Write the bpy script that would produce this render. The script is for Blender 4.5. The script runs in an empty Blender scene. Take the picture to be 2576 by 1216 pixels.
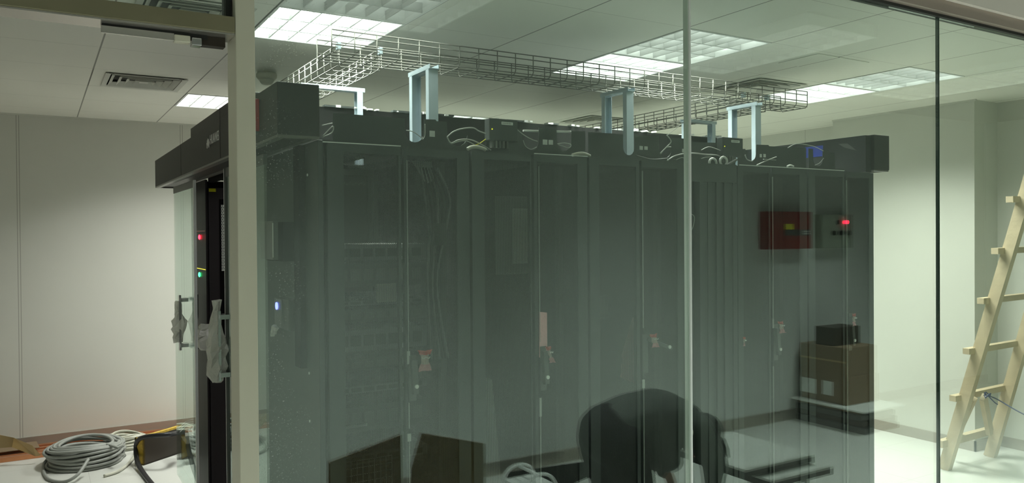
import bpy, bmesh, math, random
from mathutils import Vector, Matrix
random.seed(7)
S = bpy.context.scene
COL = S.collection
# ------------------------------------------------------------------ camera, world, lights, exposure
FPX, YAW, PITCH, ROLL, H = 1981.73, 0.542557, 0.0091011, -0.00734946, 1.7
_F = Vector((math.sin(YAW)*math.cos(PITCH), math.cos(YAW)*math.cos(PITCH), -math.sin(PITCH)))
_r = Vector((math.cos(YAW), -math.sin(YAW), 0)); _u = _r.cross(_F)
_R = _r*math.cos(ROLL) + _u*math.sin(ROLL); _U = _u*math.cos(ROLL) - _r*math.sin(ROLL)
cam = bpy.data.cameras.new('camera'); camo = bpy.data.objects.new('camera', cam); COL.objects.link(camo)
cam.sensor_fit = 'HORIZONTAL'; cam.sensor_width = 36.0; cam.lens = FPX/2576*36.0
cam.clip_start = .02
m = Matrix((( _R.x, _U.x, -_F.x, 0), (_R.y, _U.y, -_F.y, 0), (_R.z, _U.z, -_F.z, H), (0, 0, 0, 1)))
camo.matrix_world = m
S.camera = camo
S.view_settings.view_transform = 'Standard'; S.view_settings.look = 'None'
S.view_settings.gamma = 1; S.view_settings.use_curve_mapping = False
S.view_settings.exposure = 0.0
try:
    S.cycles.transparent_max_bounces = 24; S.cycles.max_bounces = 8; S.cycles.diffuse_bounces = 5
    S.cycles.glossy_bounces = 5; S.cycles.sample_clamp_indirect = 4.0
except Exception: pass
W = bpy.data.worlds.new('world'); S.world = W; W.use_nodes = True
W.node_tree.nodes['Background'].inputs[0].default_value = (.8, .85, .85, 1)
W.node_tree.nodes['Background'].inputs[1].default_value = .05

CE = 2.71       # room ceiling
GY = 1.94       # face of the glass partition towards the camera
RY = 2.82       # face of the near rack row
FARY = 7.557
def area(name, x, y, z, sx, sy, watts, spread=150, col=(.985, 1, .935)):
    l = bpy.data.lights.new(name, 'AREA'); l.shape = 'RECTANGLE'; l.size = sx; l.size_y = sy
    l.energy = watts; l.spread = math.radians(spread); l.color = col
    o = bpy.data.objects.new(name, l); COL.objects.link(o); o.location = (x, y, z)
    return o
PIT = .612
LAMPS = [(.912, 3.488, 60, 16), (.912, 2.876, 14, .9), (2.748, 3.488, 60, 16), (2.748, 2.876, 24, 5), (4.584, 3.488, 60, 16), (4.584, 2.876, 34, 6),
         (.912, 5.936, 50, 9), (2.748, 5.936, 60, 9), (4.584, 5.936, 50, 9)]
WALL_K = .72
for (x, y, w, e) in LAMPS:
    area('troffer_light', x+.306, y+.306, CE-.004, .56, .56, w*WALL_K, 135)
CORR = [(-1.2, .45, 22), (1.6, .45, 34), (3.9, .45, 36), (6.2, .45, 34)]
for (x, y, w) in CORR:
    area('corridor_light', x, y, 2.826, .56, 1.1, w*.86, 92, (.935, 1, .955))
area('aisle_light', 2.6, 4.5, 2.30, 2.6, .06, 9, 160, (1, .97, 1))

# ------------------------------------------------------------------ pixel -> world plane
def ray(x, y): return (_R*((x-1288)/FPX) - _U*((y-608)/FPX) + _F)
def hit(x, y, ax, v):
    d = ray(x, y); i = 'XYZ'.index(ax); o = Vector((0, 0, H)); return o + d*((v-o[i])/d[i])
def mir(p): return Vector((p[0], 2*GY-p[1], p[2]))      # true place of a thing seen mirrored in the glass

# ------------------------------------------------------------------ materials
def mat(name, col, rough=.5, metal=0, emis=None, es=0, noise=0, nscale=8, bump=0, bscale=60, trans=0, spec=.5, alpha=1, coat=0):
    mt = bpy.data.materials.new(name); mt.use_nodes = True; nt = mt.node_tree; b = nt.nodes['Principled BSDF']
    b.inputs['Base Color'].default_value = (*col, 1); b.inputs['Roughness'].default_value = rough
    b.inputs['Metallic'].default_value = metal; b.inputs['Specular IOR Level'].default_value = spec
    b.inputs['Alpha'].default_value = alpha; b.inputs['Coat Weight'].default_value = coat
    if emis: b.inputs['Emission Color'].default_value = (*emis, 1); b.inputs['Emission Strength'].default_value = es
    if trans: b.inputs['Transmission Weight'].default_value = trans
    if noise or bump:
        tc = nt.nodes.new('ShaderNodeTexCoord')
        n = nt.nodes.new('ShaderNodeTexNoise'); n.inputs['Scale'].default_value = nscale; n.inputs['Detail'].default_value = 5
        nt.links.new(tc.outputs['Object'], n.inputs['Vector'])
        if noise:
            r = nt.nodes.new('ShaderNodeMapRange'); r.inputs['To Min'].default_value = 1-noise; r.inputs['To Max'].default_value = 1+noise
            nt.links.new(n.outputs['Fac'], r.inputs['Value'])
            mx = nt.nodes.new('ShaderNodeVectorMath'); mx.operation = 'SCALE'; mx.inputs[0].default_value = col
            nt.links.new(r.outputs[0], mx.inputs['Scale']); nt.links.new(mx.outputs[0], b.inputs['Base Color'])
        if bump:
            n2 = nt.nodes.new('ShaderNodeTexNoise'); n2.inputs['Scale'].default_value = bscale
            nt.links.new(tc.outputs['Object'], n2.inputs['Vector'])
            bp = nt.nodes.new('ShaderNodeBump'); bp.inputs['Strength'].default_value = bump; bp.inputs['Distance'].default_value = .01
            nt.links.new(n2.outputs['Fac'], bp.inputs['Height']); nt.links.new(bp.outputs[0], b.inputs['Normal'])
    return mt
def mnode(nt, op, *ins):
    n = nt.nodes.new('ShaderNodeMath'); n.operation = op
    for i, v in enumerate(ins):
        if isinstance(v, (int, float)): n.inputs[i].default_value = v
        else: nt.links.new(v, n.inputs[i])
    return n.outputs[0]
def seams(name, col, dark, axes, rough=.6, noise=.04, spec=.5, bump=0):
    """painted surface with narrow joints; axes = list of (axis, origin, pitch, half width, strength)"""
    mt = mat(name, col, rough, spec=spec); nt = mt.node_tree; b = nt.nodes['Principled BSDF']
    g = nt.nodes.new('ShaderNodeNewGeometry'); sp = nt.nodes.new('ShaderNodeSeparateXYZ'); nt.links.new(g.outputs['Position'], sp.inputs[0])
    tot = None
    for (ax, o, p, hw, st) in axes:
        v = mnode(nt, 'SUBTRACT', sp.outputs['XYZ'.index(ax)], o-p/2)
        v = mnode(nt, 'MODULO', mnode(nt, 'ADD', mnode(nt, 'DIVIDE', v, p), 50.0), 1.0)
        v = mnode(nt, 'ABSOLUTE', mnode(nt, 'SUBTRACT', v, .5))
        v = mnode(nt, 'MULTIPLY', mnode(nt, 'LESS_THAN', v, hw/p), st)
        tot = v if tot is None else mnode(nt, 'MAXIMUM', tot, v)
    n = nt.nodes.new('ShaderNodeTexNoise'); n.inputs['Scale'].default_value = 1.7; n.inputs['Detail'].default_value = 4
    nt.links.new(g.outputs['Position'], n.inputs['Vector'])
    r = nt.nodes.new('ShaderNodeMapRange'); r.inputs['To Min'].default_value = 1-noise; r.inputs['To Max'].default_value = 1+noise
    nt.links.new(n.outputs['Fac'], r.inputs['Value'])
    sc = nt.nodes.new('ShaderNodeVectorMath'); sc.operation = 'SCALE'; sc.inputs[0].default_value = col; nt.links.new(r.outputs[0], sc.inputs['Scale'])
    mx = nt.nodes.new('ShaderNodeMix'); mx.data_type = 'RGBA'; nt.links.new(tot, mx.inputs['Factor'])
    nt.links.new(sc.outputs[0], mx.inputs['A']); mx.inputs['B'].default_value = (*dark, 1)
    nt.links.new(mx.outputs['Result'], b.inputs['Base Color'])
    if bump:
        w = nt.nodes.new('ShaderNodeTexWave'); w.inputs['Scale'].default_value = 40; w.bands_direction = 'DIAGONAL'
        nt.links.new(g.outputs['Position'], w.inputs['Vector'])
        bp = nt.nodes.new('ShaderNodeBump'); bp.inputs['Strength'].default_value = bump; bp.inputs['Distance'].default_value = .002
        nt.links.new(w.outputs['Fac'], bp.inputs['Height']); nt.links.new(bp.outputs[0], b.inputs['Normal'])
    return mt
def glass_mat(name, tint, f0, dust=0.0):
    mt = bpy.data.materials.new(name); mt.use_nodes = True; nt = mt.node_tree; nt.nodes.clear()
    out = nt.nodes.new('ShaderNodeOutputMaterial'); tr = nt.nodes.new('ShaderNodeBsdfTransparent'); tr.inputs[0].default_value = (*tint, 1)
    gl = nt.nodes.new('ShaderNodeBsdfGlossy'); gl.inputs['Roughness'].default_value = .0; gl.inputs['Color'].default_value = (.88, 1, .96, 1)
    lw = nt.nodes.new('ShaderNodeLayerWeight'); lw.inputs['Blend'].default_value = .5
    f = mnode(nt, 'ADD', mnode(nt, 'MULTIPLY', mnode(nt, 'POWER', lw.outputs['Facing'], 5.0), 1-f0), f0)
    mx = nt.nodes.new('ShaderNodeMixShader'); nt.links.new(f, mx.inputs[0]); nt.links.new(tr.outputs[0], mx.inputs[1]); nt.links.new(gl.outputs[0], mx.inputs[2])
    last = mx
    if dust:
        g = nt.nodes.new('ShaderNodeNewGeometry')
        n = nt.nodes.new('ShaderNodeTexNoise'); n.inputs['Scale'].default_value = 320; n.inputs['Detail'].default_value = 2
        n1 = nt.nodes.new('ShaderNodeTexNoise'); n1.inputs['Scale'].default_value = 4.5
        nt.links.new(g.outputs['Position'], n.inputs['Vector']); nt.links.new(g.outputs['Position'], n1.inputs['Vector'])
        sp = nt.nodes.new('ShaderNodeSeparateXYZ'); nt.links.new(g.outputs['Position'], sp.inputs[0])
        near = mnode(nt, 'SUBTRACT', 1.0, mnode(nt, 'MULTIPLY', mnode(nt, 'SUBTRACT', sp.outputs[0], .44), 3.2))
        near = mnode(nt, 'MAXIMUM', near, .12)
        speck = mnode(nt, 'GREATER_THAN', n.outputs['Fac'], .70)
        speck = mnode(nt, 'MULTIPLY', speck, mnode(nt, 'GREATER_THAN', n1.outputs['Fac'], .52))
        fac = mnode(nt, 'MULTIPLY', mnode(nt, 'MULTIPLY', speck, near), dust)
        df = nt.nodes.new('ShaderNodeBsdfDiffuse'); df.inputs[0].default_value = (.8, .82, .8, 1)
        m2 = nt.nodes.new('ShaderNodeMixShader'); nt.links.new(fac, m2.inputs[0]); nt.links.new(mx.outputs[0], m2.inputs[1]); nt.links.new(df.outputs[0], m2.inputs[2])
        last = m2
    nt.links.new(last.outputs[0], out.inputs[0])
    return mt
def mesh_mat(name, col, pitch, thr):
    """sheet metal with a honeycomb of holes through it"""
    mt = mat(name, col, .45); nt = mt.node_tree; b = nt.nodes['Principled BSDF']
    g = nt.nodes.new('ShaderNodeNewGeometry'); sp = nt.nodes.new('ShaderNodeSeparateXYZ'); nt.links.new(g.outputs['Position'], sp.inputs[0])
    k = 2*math.pi/pitch; x = sp.outputs[0]; z = sp.outputs[2]
    a = mnode(nt, 'COSINE', mnode(nt, 'MULTIPLY', x, k))
    c1 = mnode(nt, 'COSINE', mnode(nt, 'ADD', mnode(nt, 'MULTIPLY', x, k*.5), mnode(nt, 'MULTIPLY', z, k*.866)))
    c2 = mnode(nt, 'COSINE', mnode(nt, 'SUBTRACT', mnode(nt, 'MULTIPLY', x, k*.5), mnode(nt, 'MULTIPLY', z, k*.866)))
    s = mnode(nt, 'ADD', mnode(nt, 'ADD', a, c1), c2)
    nt.links.new(mnode(nt, 'LESS_THAN', s, thr), b.inputs['Alpha'])
    return mt

M = {}
M['wall'] = seams('wall_paint', (.60, .60, .545), (.2, .19, .165), [('X', -.135, 1.24, .0028, .6), ('X', -.117, 1.24, .0028, .6)], .55)
M['wall_r'] = seams('wall_right_paint', (.60, .61, .55), (.3, .3, .26), [('Y', 5.165, 1.24, .004, .6)], .55)
M['pil'] = mat('pilaster_paint', (.60, .61, .55), .55, noise=.03, nscale=2)
M['ceil'] = seams('ceiling_tiles', (.87, .865, .79), (.12, .115, .10), [('X', .30, PIT, .004, .85), ('Y', 3.488, PIT, .0018, .5)], .38, bump=.04)
M['cwall'] = mat('corridor_paint', (.64, .66, .63), .7, noise=.03, nscale=2)
M['floor'] = seams('floor_tiles', (.62, .63, .59), (.35, .35, .31), [('X', .3, .6, .0015, .7), ('Y', .2, .6, .0015, .7)], .3)
M['skirt'] = mat('skirting_steel', (.42, .39, .34), .32, .55, noise=.08, nscale=3)
M['steel'] = mat('post_steel', (.74, .72, .58), .36, .15, noise=.04, nscale=6)
M['beamst'] = mat('beam_steel', (.30, .275, .175), .34, .45, noise=.08, nscale=9)
M['soffit'] = mat('brushed_steel', (.62, .59, .55), .25, .8)
M['framebrown'] = mat('frame_bronze', (.42, .35, .30), .35, .35)
M['darkgap'] = mat('gasket_black', (.015, .018, .016), .6)
M['glass'] = glass_mat('partition_glass', (.925, .968, .935), .104, .5)
M['glass2'] = glass_mat('door_glass', (.93, .95, .93), .03)
M['seal'] = mat('silicone_seal', (.80, .84, .80), .25)
M['edge'] = mat('glass_edge', (.03, .06, .045), .15)
M['black'] = mat('rack_black', (.046, .053, .052), .45, noise=.15, nscale=5, spec=.28)
M['black2'] = mat('rack_black_matt', (.006, .006, .006), .7, noise=.2, nscale=20, spec=.06)
M['canopy'] = mat('canopy_black', (.024, .024, .022), .45, noise=.12, nscale=5, spec=.3)
M['mauve'] = mat('aisle_lit_black', (.018, .0145, .015), .5, spec=.3)  # black paint with the mauve cast of the aisle light mixed in
M['mauved'] = mat('aisle_door_lit_black', (.036, .030, .031), .5, spec=.3)  # lighter copy for the door, same aisle light put into the colour
M['cheek'] = mat('canopy_black_darkened', (.012, .013, .014), .45, noise=.3, nscale=4)  # canopy paint made darker to offset the strong lamp light
M['lip'] = mat('canopy_lip', (.16, .155, .14), .35, .3)
M['perf'] = mesh_mat('perforated_door_steel', (.005, .005, .005), .0042, .05)
M['inner'] = mat('rack_interior', (.05, .05, .05), .5)
M['rail'] = mat('rack_rail_zinc', (.13, .135, .13), .35, .6)
M['rod'] = mat('zinc_rod', (.40, .41, .39), .35, .4)
M['galv'] = mat('galvanised_steel', (.50, .60, .66), .35, .55, noise=.12, nscale=14)
M['wire'] = mat('zinc_wire', (.17, .17, .15), .4, .5)
M['cable'] = mat('grey_cable', (.42, .43, .40), .5)
M['coil'] = mat('coil_cable', (.30, .315, .29), .45, noise=.06, nscale=30)
M['coilw'] = mat('coil_cable_pale', (.56, .56, .47), .45)
M['copper'] = mat('copper_bar', (.62, .27, .13), .3, .75, noise=.14, nscale=7)
M['edgew'] = mat('anodised_edge', (.85, .85, .85), .3)
M['white'] = mat('white_plastic', (.75, .76, .73), .4)
M['lampwhite'] = mat('troffer_white', (.85, .86, .84), .4)
M['louvre'] = mat('louvre_aluminium', (.58, .59, .57), .4, .3)
M['darkcard'] = mat('cardboard_dark', (.24, .175, .09), .85, noise=.08, nscale=9)
M['ventw'] = mat('vent_white', (.62, .62, .56), .5)
M['cream'] = mat('cream_paint', (.86, .80, .73), .6)
M['cceil'] = mat('corridor_ceiling', (.30, .31, .29), .8)
M['platem'] = mat('plate_grey', (.30, .31, .29), .5)
M['card'] = mat('cardboard', (.22, .155, .09), .8, noise=.1, nscale=12)
M['cardpale'] = mat('pale_board', (.52, .40, .21), .7, noise=.08, nscale=7)
M['wood'] = mat('ladder_wood', (.54, .45, .30), .6, noise=.18, nscale=9, bump=.2, bscale=30)
M['darkbox'] = mat('dark_box', (.03, .022, .014), .5)
M['tape'] = mat('yellow_tape', (.55, .36, .04), .5, noise=.5, nscale=60)
M['hose'] = mat('black_hose', (.012, .012, .014), .45)
M['grey'] = mat('device_grey', (.13, .135, .125), .4)
M['greyd'] = mat('device_dark_grey', (.075, .08, .078), .4)
M['red'] = mat('red_plastic', (.45, .012, .015), .35)
M['redbox'] = mat('red_panel', (.22, .018, .02), .4)
M['yellow'] = mat('yellow_label', (.75, .70, .02), .5)
M['blue'] = mat('blue_plastic', (.02, .05, .45), .4)
M['bluewire'] = mat('blue_wire', (.03, .05, .13), .4)
M['ledr'] = mat('led_red', (.3, 0, 0), .3, emis=(1, .02, .04), es=9)
M['ledg'] = mat('led_green', (0, .3, .05), .3, emis=(.05, 1, .25), es=5)
M['ledb'] = mat('led_blue', (0, 0, .3), .3, emis=(.15, .18, 1), es=5)
M['ledy'] = mat('led_yellow', (.3, .3, 0), .3, emis=(.8, .75, .02), es=1)
M['film'] = mat('clear_film', (.85, .85, .78), .25, alpha=.7, bump=1, bscale=40)
M['pink'] = mat('pink_film', (.75, .40, .42), .5, alpha=.95, bump=.8, bscale=40)
M['bagred'] = mat('bag_red_zip', (.75, .16, .14), .35)
M['bagclear'] = mat('bag_clear', (.75, .62, .55), .3, alpha=.8, bump=1, bscale=70)
M['chrome'] = mat('chrome', (.6, .6, .6), .2, 1)
M['server'] = mat('server_face', (.26, .27, .265), .45, .2, noise=.3, nscale=60)
M['serverd'] = mat('server_dark', (.06, .065, .065), .45, noise=.4, nscale=50)
M['ivory'] = mat('ivory_plastic', (.55, .54, .42), .5)
M['pantl'] = mat('white_perforated', (.78, .80, .74), .5)
M['logo'] = mat('logo_white', (.78, .78, .76), .5)
M['jacket'] = mat('jacket_cloth', (.10, .11, .10), .85, noise=.2, nscale=9, bump=.3, bscale=18)
M['pants'] = mat('trouser_cloth', (.010, .010, .012), .85, bump=.3, bscale=14)
M['skin'] = mat('skin', (.42, .24, .17), .5, noise=.05)
M['hair'] = mat('hair_black', (.008, .007, .007), .5, bump=.6, bscale=120)
M['slab'] = mat('floor_panel_top', (.60, .61, .57), .35)

# ------------------------------------------------------------------ geometry helpers
class MB:
    def __init__(s): s.bm = bmesh.new()
    def box(s, a, b, bev=0):
        x0, x1 = sorted((a[0], b[0])); y0, y1 = sorted((a[1], b[1])); z0, z1 = sorted((a[2], b[2]))
        v = [s.bm.verts.new(p) for p in ((x0,y0,z0),(x1,y0,z0),(x1,y1,z0),(x0,y1,z0),(x0,y0,z1),(x1,y0,z1),(x1,y1,z1),(x0,y1,z1))]
        fs = [s.bm.faces.new([v[i] for i in q]) for q in ((3,2,1,0),(4,5,6,7),(0,1,5,4),(1,2,6,5),(2,3,7,6),(3,0,4,7))]
        if bev:
            es = list({e for f in fs for e in f.edges}); bmesh.ops.bevel(s.bm, geom=es, offset=bev, segments=2, affect='EDGES', profile=.5)
        return s
    def beam(s, p, q, w, h, up=(0, 0, 1)):
        p, q = Vector(p), Vector(q); d = (q-p).normalized(); up = Vector(up)
        sx = d.cross(up)
        if sx.length < 1e-4: sx = d.cross(Vector((1, 0, 0)))
        sx.normalize(); sy = sx.cross(d)
        c = [(-w/2, -h/2), (w/2, -h/2), (w/2, h/2), (-w/2, h/2)]
        a = [s.bm.verts.new(p+sx*i+sy*j) for i, j in c]; b = [s.bm.verts.new(q+sx*i+sy*j) for i, j in c]
        s.bm.faces.new(a[::-1]); s.bm.faces.new(b)
        for i in range(4): s.bm.faces.new((a[i], a[(i+1) % 4], b[(i+1) % 4], b[i]))
        return s
    def tube(s, pts, r, n=8, closed=False, smooth=True):
        pts = [Vector(p) for p in pts]; rings = []; prev = None
        N = len(pts); rr = r if isinstance(r, (list, tuple)) else [r]*N
        for i, p in enumerate(pts):
            if closed: d = (pts[(i+1) % N]-pts[i-1])
            else: d = pts[min(i+1, N-1)]-pts[max(i-1, 0)]
            if d.length < 1e-7: d = Vector((0, 0, 1))
            d.normalize()
            if prev is None:
                a = d.cross(Vector((0, 0, 1)))
                if a.length < 1e-3: a = d.cross(Vector((1, 0, 0)))
            else: a = prev - d*prev.dot(d)
            a.normalize(); prev = a; b = d.cross(a)
            rings.append([s.bm.verts.new(p+(a*math.cos(t)+b*math.sin(t))*rr[i]) for t in [2*math.pi*k/n for k in range(n)]])
        m = N if closed else N-1
        for i in range(m):
            A, B = rings[i], rings[(i+1) % N]
            for k in range(n):
                f = s.bm.faces.new((A[k], A[(k+1) % n], B[(k+1) % n], B[k])); f.smooth = smooth
        if not closed: s.bm.faces.new(rings[0][::-1]); s.bm.faces.new(rings[-1])
        return s
    def prism(s, pts, vec):
        vec = Vector(vec); a = [s.bm.verts.new(p) for p in pts]; b = [s.bm.verts.new(Vector(p)+vec) for p in pts]
        s.bm.faces.new(a[::-1]); s.bm.faces.new(b); n = len(a)
        for i in range(n): s.bm.faces.new((a[i], a[(i+1) % n], b[(i+1) % n], b[i]))
        return s
    def ball(s, c, r, sub=2):
        ret = bmesh.ops.create_icosphere(s.bm, subdivisions=sub, radius=1)
        r = r if isinstance(r, (tuple, list)) else (r, r, r)
        for v in ret['verts']: v.co = Vector((v.co.x*r[0], v.co.y*r[1], v.co.z*r[2]))+Vector(c)
        for v in ret['verts']:
            for f in v.link_faces: f.smooth = True
        return s
    def disc(s, c, r, ax, t, n=20):
        i = 'XYZ'.index(ax); j, k = [(1, 2), (0, 2), (0, 1)][i]; pts = []
        for a in range(n):
            p = list(c); p[j] += r*math.cos(2*math.pi*a/n); p[k] += r*math.sin(2*math.pi*a/n); pts.append(p)
        v = [0, 0, 0]; v[i] = t; return s.prism(pts, v)
    def build(s, name, m, parent=None, loc=None):
        bmesh.ops.recalc_face_normals(s.bm, faces=s.bm.faces[:])
        me = bpy.data.meshes.new(name)
        off = Vector(loc) if loc is not None else (origin(parent) if parent else None)
        if off is not None:
            for v in s.bm.verts: v.co -= off
        s.bm.to_mesh(me); s.bm.free(); me.materials.append(m if not isinstance(m, str) else M[m])
        o = bpy.data.objects.new(name, me); COL.objects.link(o)
        if parent:
            o.parent = parent
        elif off is not None: o.location = off
        return o
def origin(o):
    v = Vector((0, 0, 0))
    while o: v += Vector(o.location); o = o.parent
    return v
def thing(name, label, cat, loc=(0, 0, 0), group=None):
    o = bpy.data.objects.new(name, None); COL.objects.link(o); o.location = loc; o.empty_display_size = .1
    o['label'] = label; o['category'] = cat
    if group: o['group'] = group
    return o
def tag(o, label, cat, group=None, kind=None):
    o['label'] = label; o['category'] = cat
    if group: o['group'] = group
    if kind: o['kind'] = kind
    return o
def struct(o): o['kind'] = 'structure'; return o
def B(): return MB()
def smooth_pts(P, n=6):
    P = [Vector(p) for p in P]; out = []
    for i in range(len(P)-1):
        p0 = P[max(i-1, 0)]; p1 = P[i]; p2 = P[i+1]; p3 = P[min(i+2, len(P)-1)]
        for k in range(n):
            t = k/n
            out.append(.5*((2*p1)+(-p0+p2)*t+(2*p0-5*p1+4*p2-p3)*t*t+(-p0+3*p1-3*p2+p3)*t**3))
    out.append(P[-1]); return out

# ------------------------------------------------------------------ the room
XR, XP, XL = 6.50, 6.172, -2.4
struct(B().box((XL-.1, -1.2, -.1), (9.2, FARY+.1, 0)).build('floor', 'floor'))
struct(B().box((XL-.1, FARY, 0), (XR+.1, FARY+.1, CE+.2)).build('wall_far', 'wall'))
struct(B().box((XR, 1.99, 0), (XR+.1, FARY, CE+.2)).build('wall_right', 'wall_r'))
struct(B().box((XL-.1, 1.99, 0), (XL, FARY, CE+.2)).build('wall_left', 'wall'))
struct(B().box((XP, 3.35, 0), (XR, 4.605, CE)).build('trim_1', 'pil'))      # pilaster
# ceiling, open where lamps and air outlets sit
GX0, GY0 = .30, 3.488
open_cells = {(round((x-GX0)/PIT), round((y-GY0)/PIT)) for (x, y, *_r2) in LAMPS}
VENTS = [(0, 3, 1), (0, 0, 1), (6, 0, 1), (6, 3, 1)]
for (i, j, _k) in VENTS: open_cells.add((i, j))
cb = B()
i = -5
while GX0+i*PIT < XR:
    j = -3
    while GY0+j*PIT < FARY:
        if (i, j) not in open_cells:
            x0, x1 = max(GX0+i*PIT, XL), min(GX0+(i+1)*PIT, XR); y0, y1 = max(GY0+j*PIT, 1.99), min(GY0+(j+1)*PIT, FARY)
            if x1 > x0 and y1 > y0: cb.box((x0, y0, CE), (x1, y1, CE+.02))
        j += 1
    i += 1
cb.box((XL, 1.99, CE+.22), (XR, FARY, CE+.26))
struct(cb.build('ceiling', 'ceil'))
# skirtings
SK = .082
struct(B().box((XL, FARY-.012, 0), (XR, FARY, .07)).build('baseboard_far', 'skirt'))
bb = B().box((XP-.012, 3.338, 0), (XP, 4.617, SK)).box((XP-.012, 3.338, 0), (XR, 3.35, SK)).box((XP, 4.605, 0), (XR, 4.617, SK))
bb.box((XR-.012, 1.99, 0), (XR, 3.338, SK)).box((XR-.012, 4.617, 0), (XR, FARY-.012, SK))
struct(bb.build('baseboard_right', 'skirt'))
struct(B().box((XP-.02, 3.33, CE-.012), (XP, 4.6, CE)).box((XL, FARY-.015, CE-.012), (XR, FARY, CE)).build('trim_2', 'pil'))
# corridor on the camera's side of the glass
CB = -.93
struct(B().box((XL-.1, CB-.1, 0), (9.2, CB, 3.0)).build('wall_back', 'cwall'))
struct(B().box((XL-.1, CB, 0), (XL, 1.99, 3.0)).build('wall_corridor_left', 'cwall'))
struct(B().box((9.1, CB, 0), (9.2, 2.1, 3.0)).build('wall_corridor_right', 'cwall'))
struct(B().box((XL, CB, 2.9), (9.1, 2.1, 3.0)).build('ceiling_corridor', 'cceil'))
struct(B().box((XL, 1.88, 2.672), (9.1, 1.98, 2.9)).build('wall_front', 'cream'))
struct(B().box((6.5, 1.90, 0), (9.1, 1.98, 2.672)).build('wall_front', 'cwall'))
struct(B().box((XL, CB, 0), (9.1, CB+.014, .095)).build('baseboard_back', 'skirt'))

# ------------------------------------------------------------------ glass partition
PX0, PX1 = .400, .444
struct(B().box((PX0, 1.90, 0), (PX1, 1.992, 2.672), .002).build('trim_3', 'steel'))         # post
struct(B().box((XL, 1.90, 2.172), (PX0-.001, 1.986, 2.210), .0015).build('trim_4', 'beamst'))          # beam over the doorway
struct(B().box((XL, 1.904, 2.168), (PX0-.001, 1.982, 2.1718)).build('trim_5', 'soffit'))
struct(B().box((PX1+.001, 1.90, 2.622), (6.5, 1.98, 2.672), .002).box((XL, 1.90, 2.622), (PX0-.001, 1.98, 2.672), .002).build('trim_6', 'framebrown'))
struct(B().box((PX1+.001, 1.925, 2.610), (6.5, 1.968, 2.6215)).build('trim_7', 'darkgap'))
struct(B().box((PX1+.001, 1.92, 0), (6.5, 1.97, .02)).build('trim_8', 'steel'))
G0, G1 = GY, GY+.012
panes = [(PX1+.001, 1.8565), (1.8655, 3.2975), (3.3045, 4.73), (4.737, 6.499)]
for k, (a, b_) in enumerate(panes):
    struct(B().box((a, G0, .0205), (b_, G1, 2.609)).build('window_%d' % (k+1), 'glass'))
struct(B().box((XL, G0, 2.211), (PX0-.001, G1, 2.6215)).build('window_5', 'glass'))
struct(B().box((1.857, GY-.006, .021), (1.865, G1+.012, 2.609), .002).build('trim_9', 'seal'))
struct(B().box((3.298, GY-.001, .021), (3.304, G1+.001, 2.609)).build('trim_10', 'edge'))
struct(B().box((4.7305, GY-.001, .021), (4.7365, G1+.001, 2.609)).build('trim_11', 'edge'))
struct(B().box((.385, 1.93, 2.2105), (.3985, 1.975, 2.6215)).build('trim_12', 'darkgap'))
# overhead door closer under the beam
t = thing('door_closer', 'slim steel floor-spring track with clamps under the left beam', 'door closer', (.235, 1.95, 2.168))
B().box((.126, 1.935, 2.158), (.345, 1.965, 2.1678)).build('track', 'darkgap', t)
B().box((.124, 1.93, 2.1465), (.272, 1.936, 2.162)).build('cover_plate', 'soffit', t)
B().box((.272, 1.926, 2.144), (.306, 1.950, 2.160), .002).build('clamp', 'steel', t)
B().box((.309, 1.928, 2.140), (.331, 1.955, 2.158), .002).build('clamp', 'chrome', t)
B().box((.333, 1.94, 2.146), (.385, 1.968, 2.1678)).build('pivot_block', 'darkbox', t)

# ------------------------------------------------------------------ ceiling lamps
def lamp(x, y, e, label, group=None):
    cx, cy = x+PIT/2, y+PIT/2
    t = thing('ceiling_lamp', label, 'ceiling lamp', (cx, cy, CE), group)
    h = PIT/2-.003; d = .10
    b = B()
    for (a0, a1) in (((-h, -h), (h, -h+.012)), ((-h, h-.012), (h, h)), ((-h, -h+.012), (-h+.012, h-.012)), ((h-.012, -h+.012), (h, h-.012))):
        b.box((cx+a0[0], cy+a0[1], CE-.003), (cx+a1[0], cy+a1[1], CE+d))
    b.box((cx-h, cy-h, CE+d), (cx+h, cy+h, CE+d+.01))
    b.build('housing', 'lampwhite', t)
    lv = B(); q = h-.013
    for k in range(1, 3): lv.box((cx-q, cy-q+2*q*k/3-.004, CE+.0), (cx+q, cy-q+2*q*k/3+.004, CE+.045))
    for k in range(1, 6): lv.box((cx-q+2*q*k/6-.0025, cy-q, CE+.002), (cx-q+2*q*k/6+.0025, cy+q, CE+.042))
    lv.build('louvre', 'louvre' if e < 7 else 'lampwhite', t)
    mt = mat('lamp_tube_glow', (.9, .9, .9), .4, emis=(.93, 1, .96), es=e)
    for k in range(3):
        yy = cy-q+2*q*(k+.5)/3
        B().tube([(cx-q, yy, CE+.068), (cx+q, yy, CE+.068)], .016, 8).build('tube', mt, t)
    return t
LL = ['bright louvred square lamp above the left end of the long wire tray',
      'dim louvred square lamp at the top edge left of the picture',
      'bright louvred square lamp just behind the tall pale glass joint',
      'softly lit louvred square lamp crossed by the tall pale glass joint',
      'bright louvred square lamp above the right end of the wire tray',
      'softly lit louvred square lamp crossed by the dark glass joint at right',
      'square lamp left of the steel post, above the black canopy',
      'far square lamp showing as a thin strip above the black aisle roof',
      'far square lamp in the back right part of the ceiling behind the wire trays']
for (x, y, w, e), lb in zip(LAMPS, LL): lamp(x, y, e, lb, 'recessed ceiling lamps')
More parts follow.
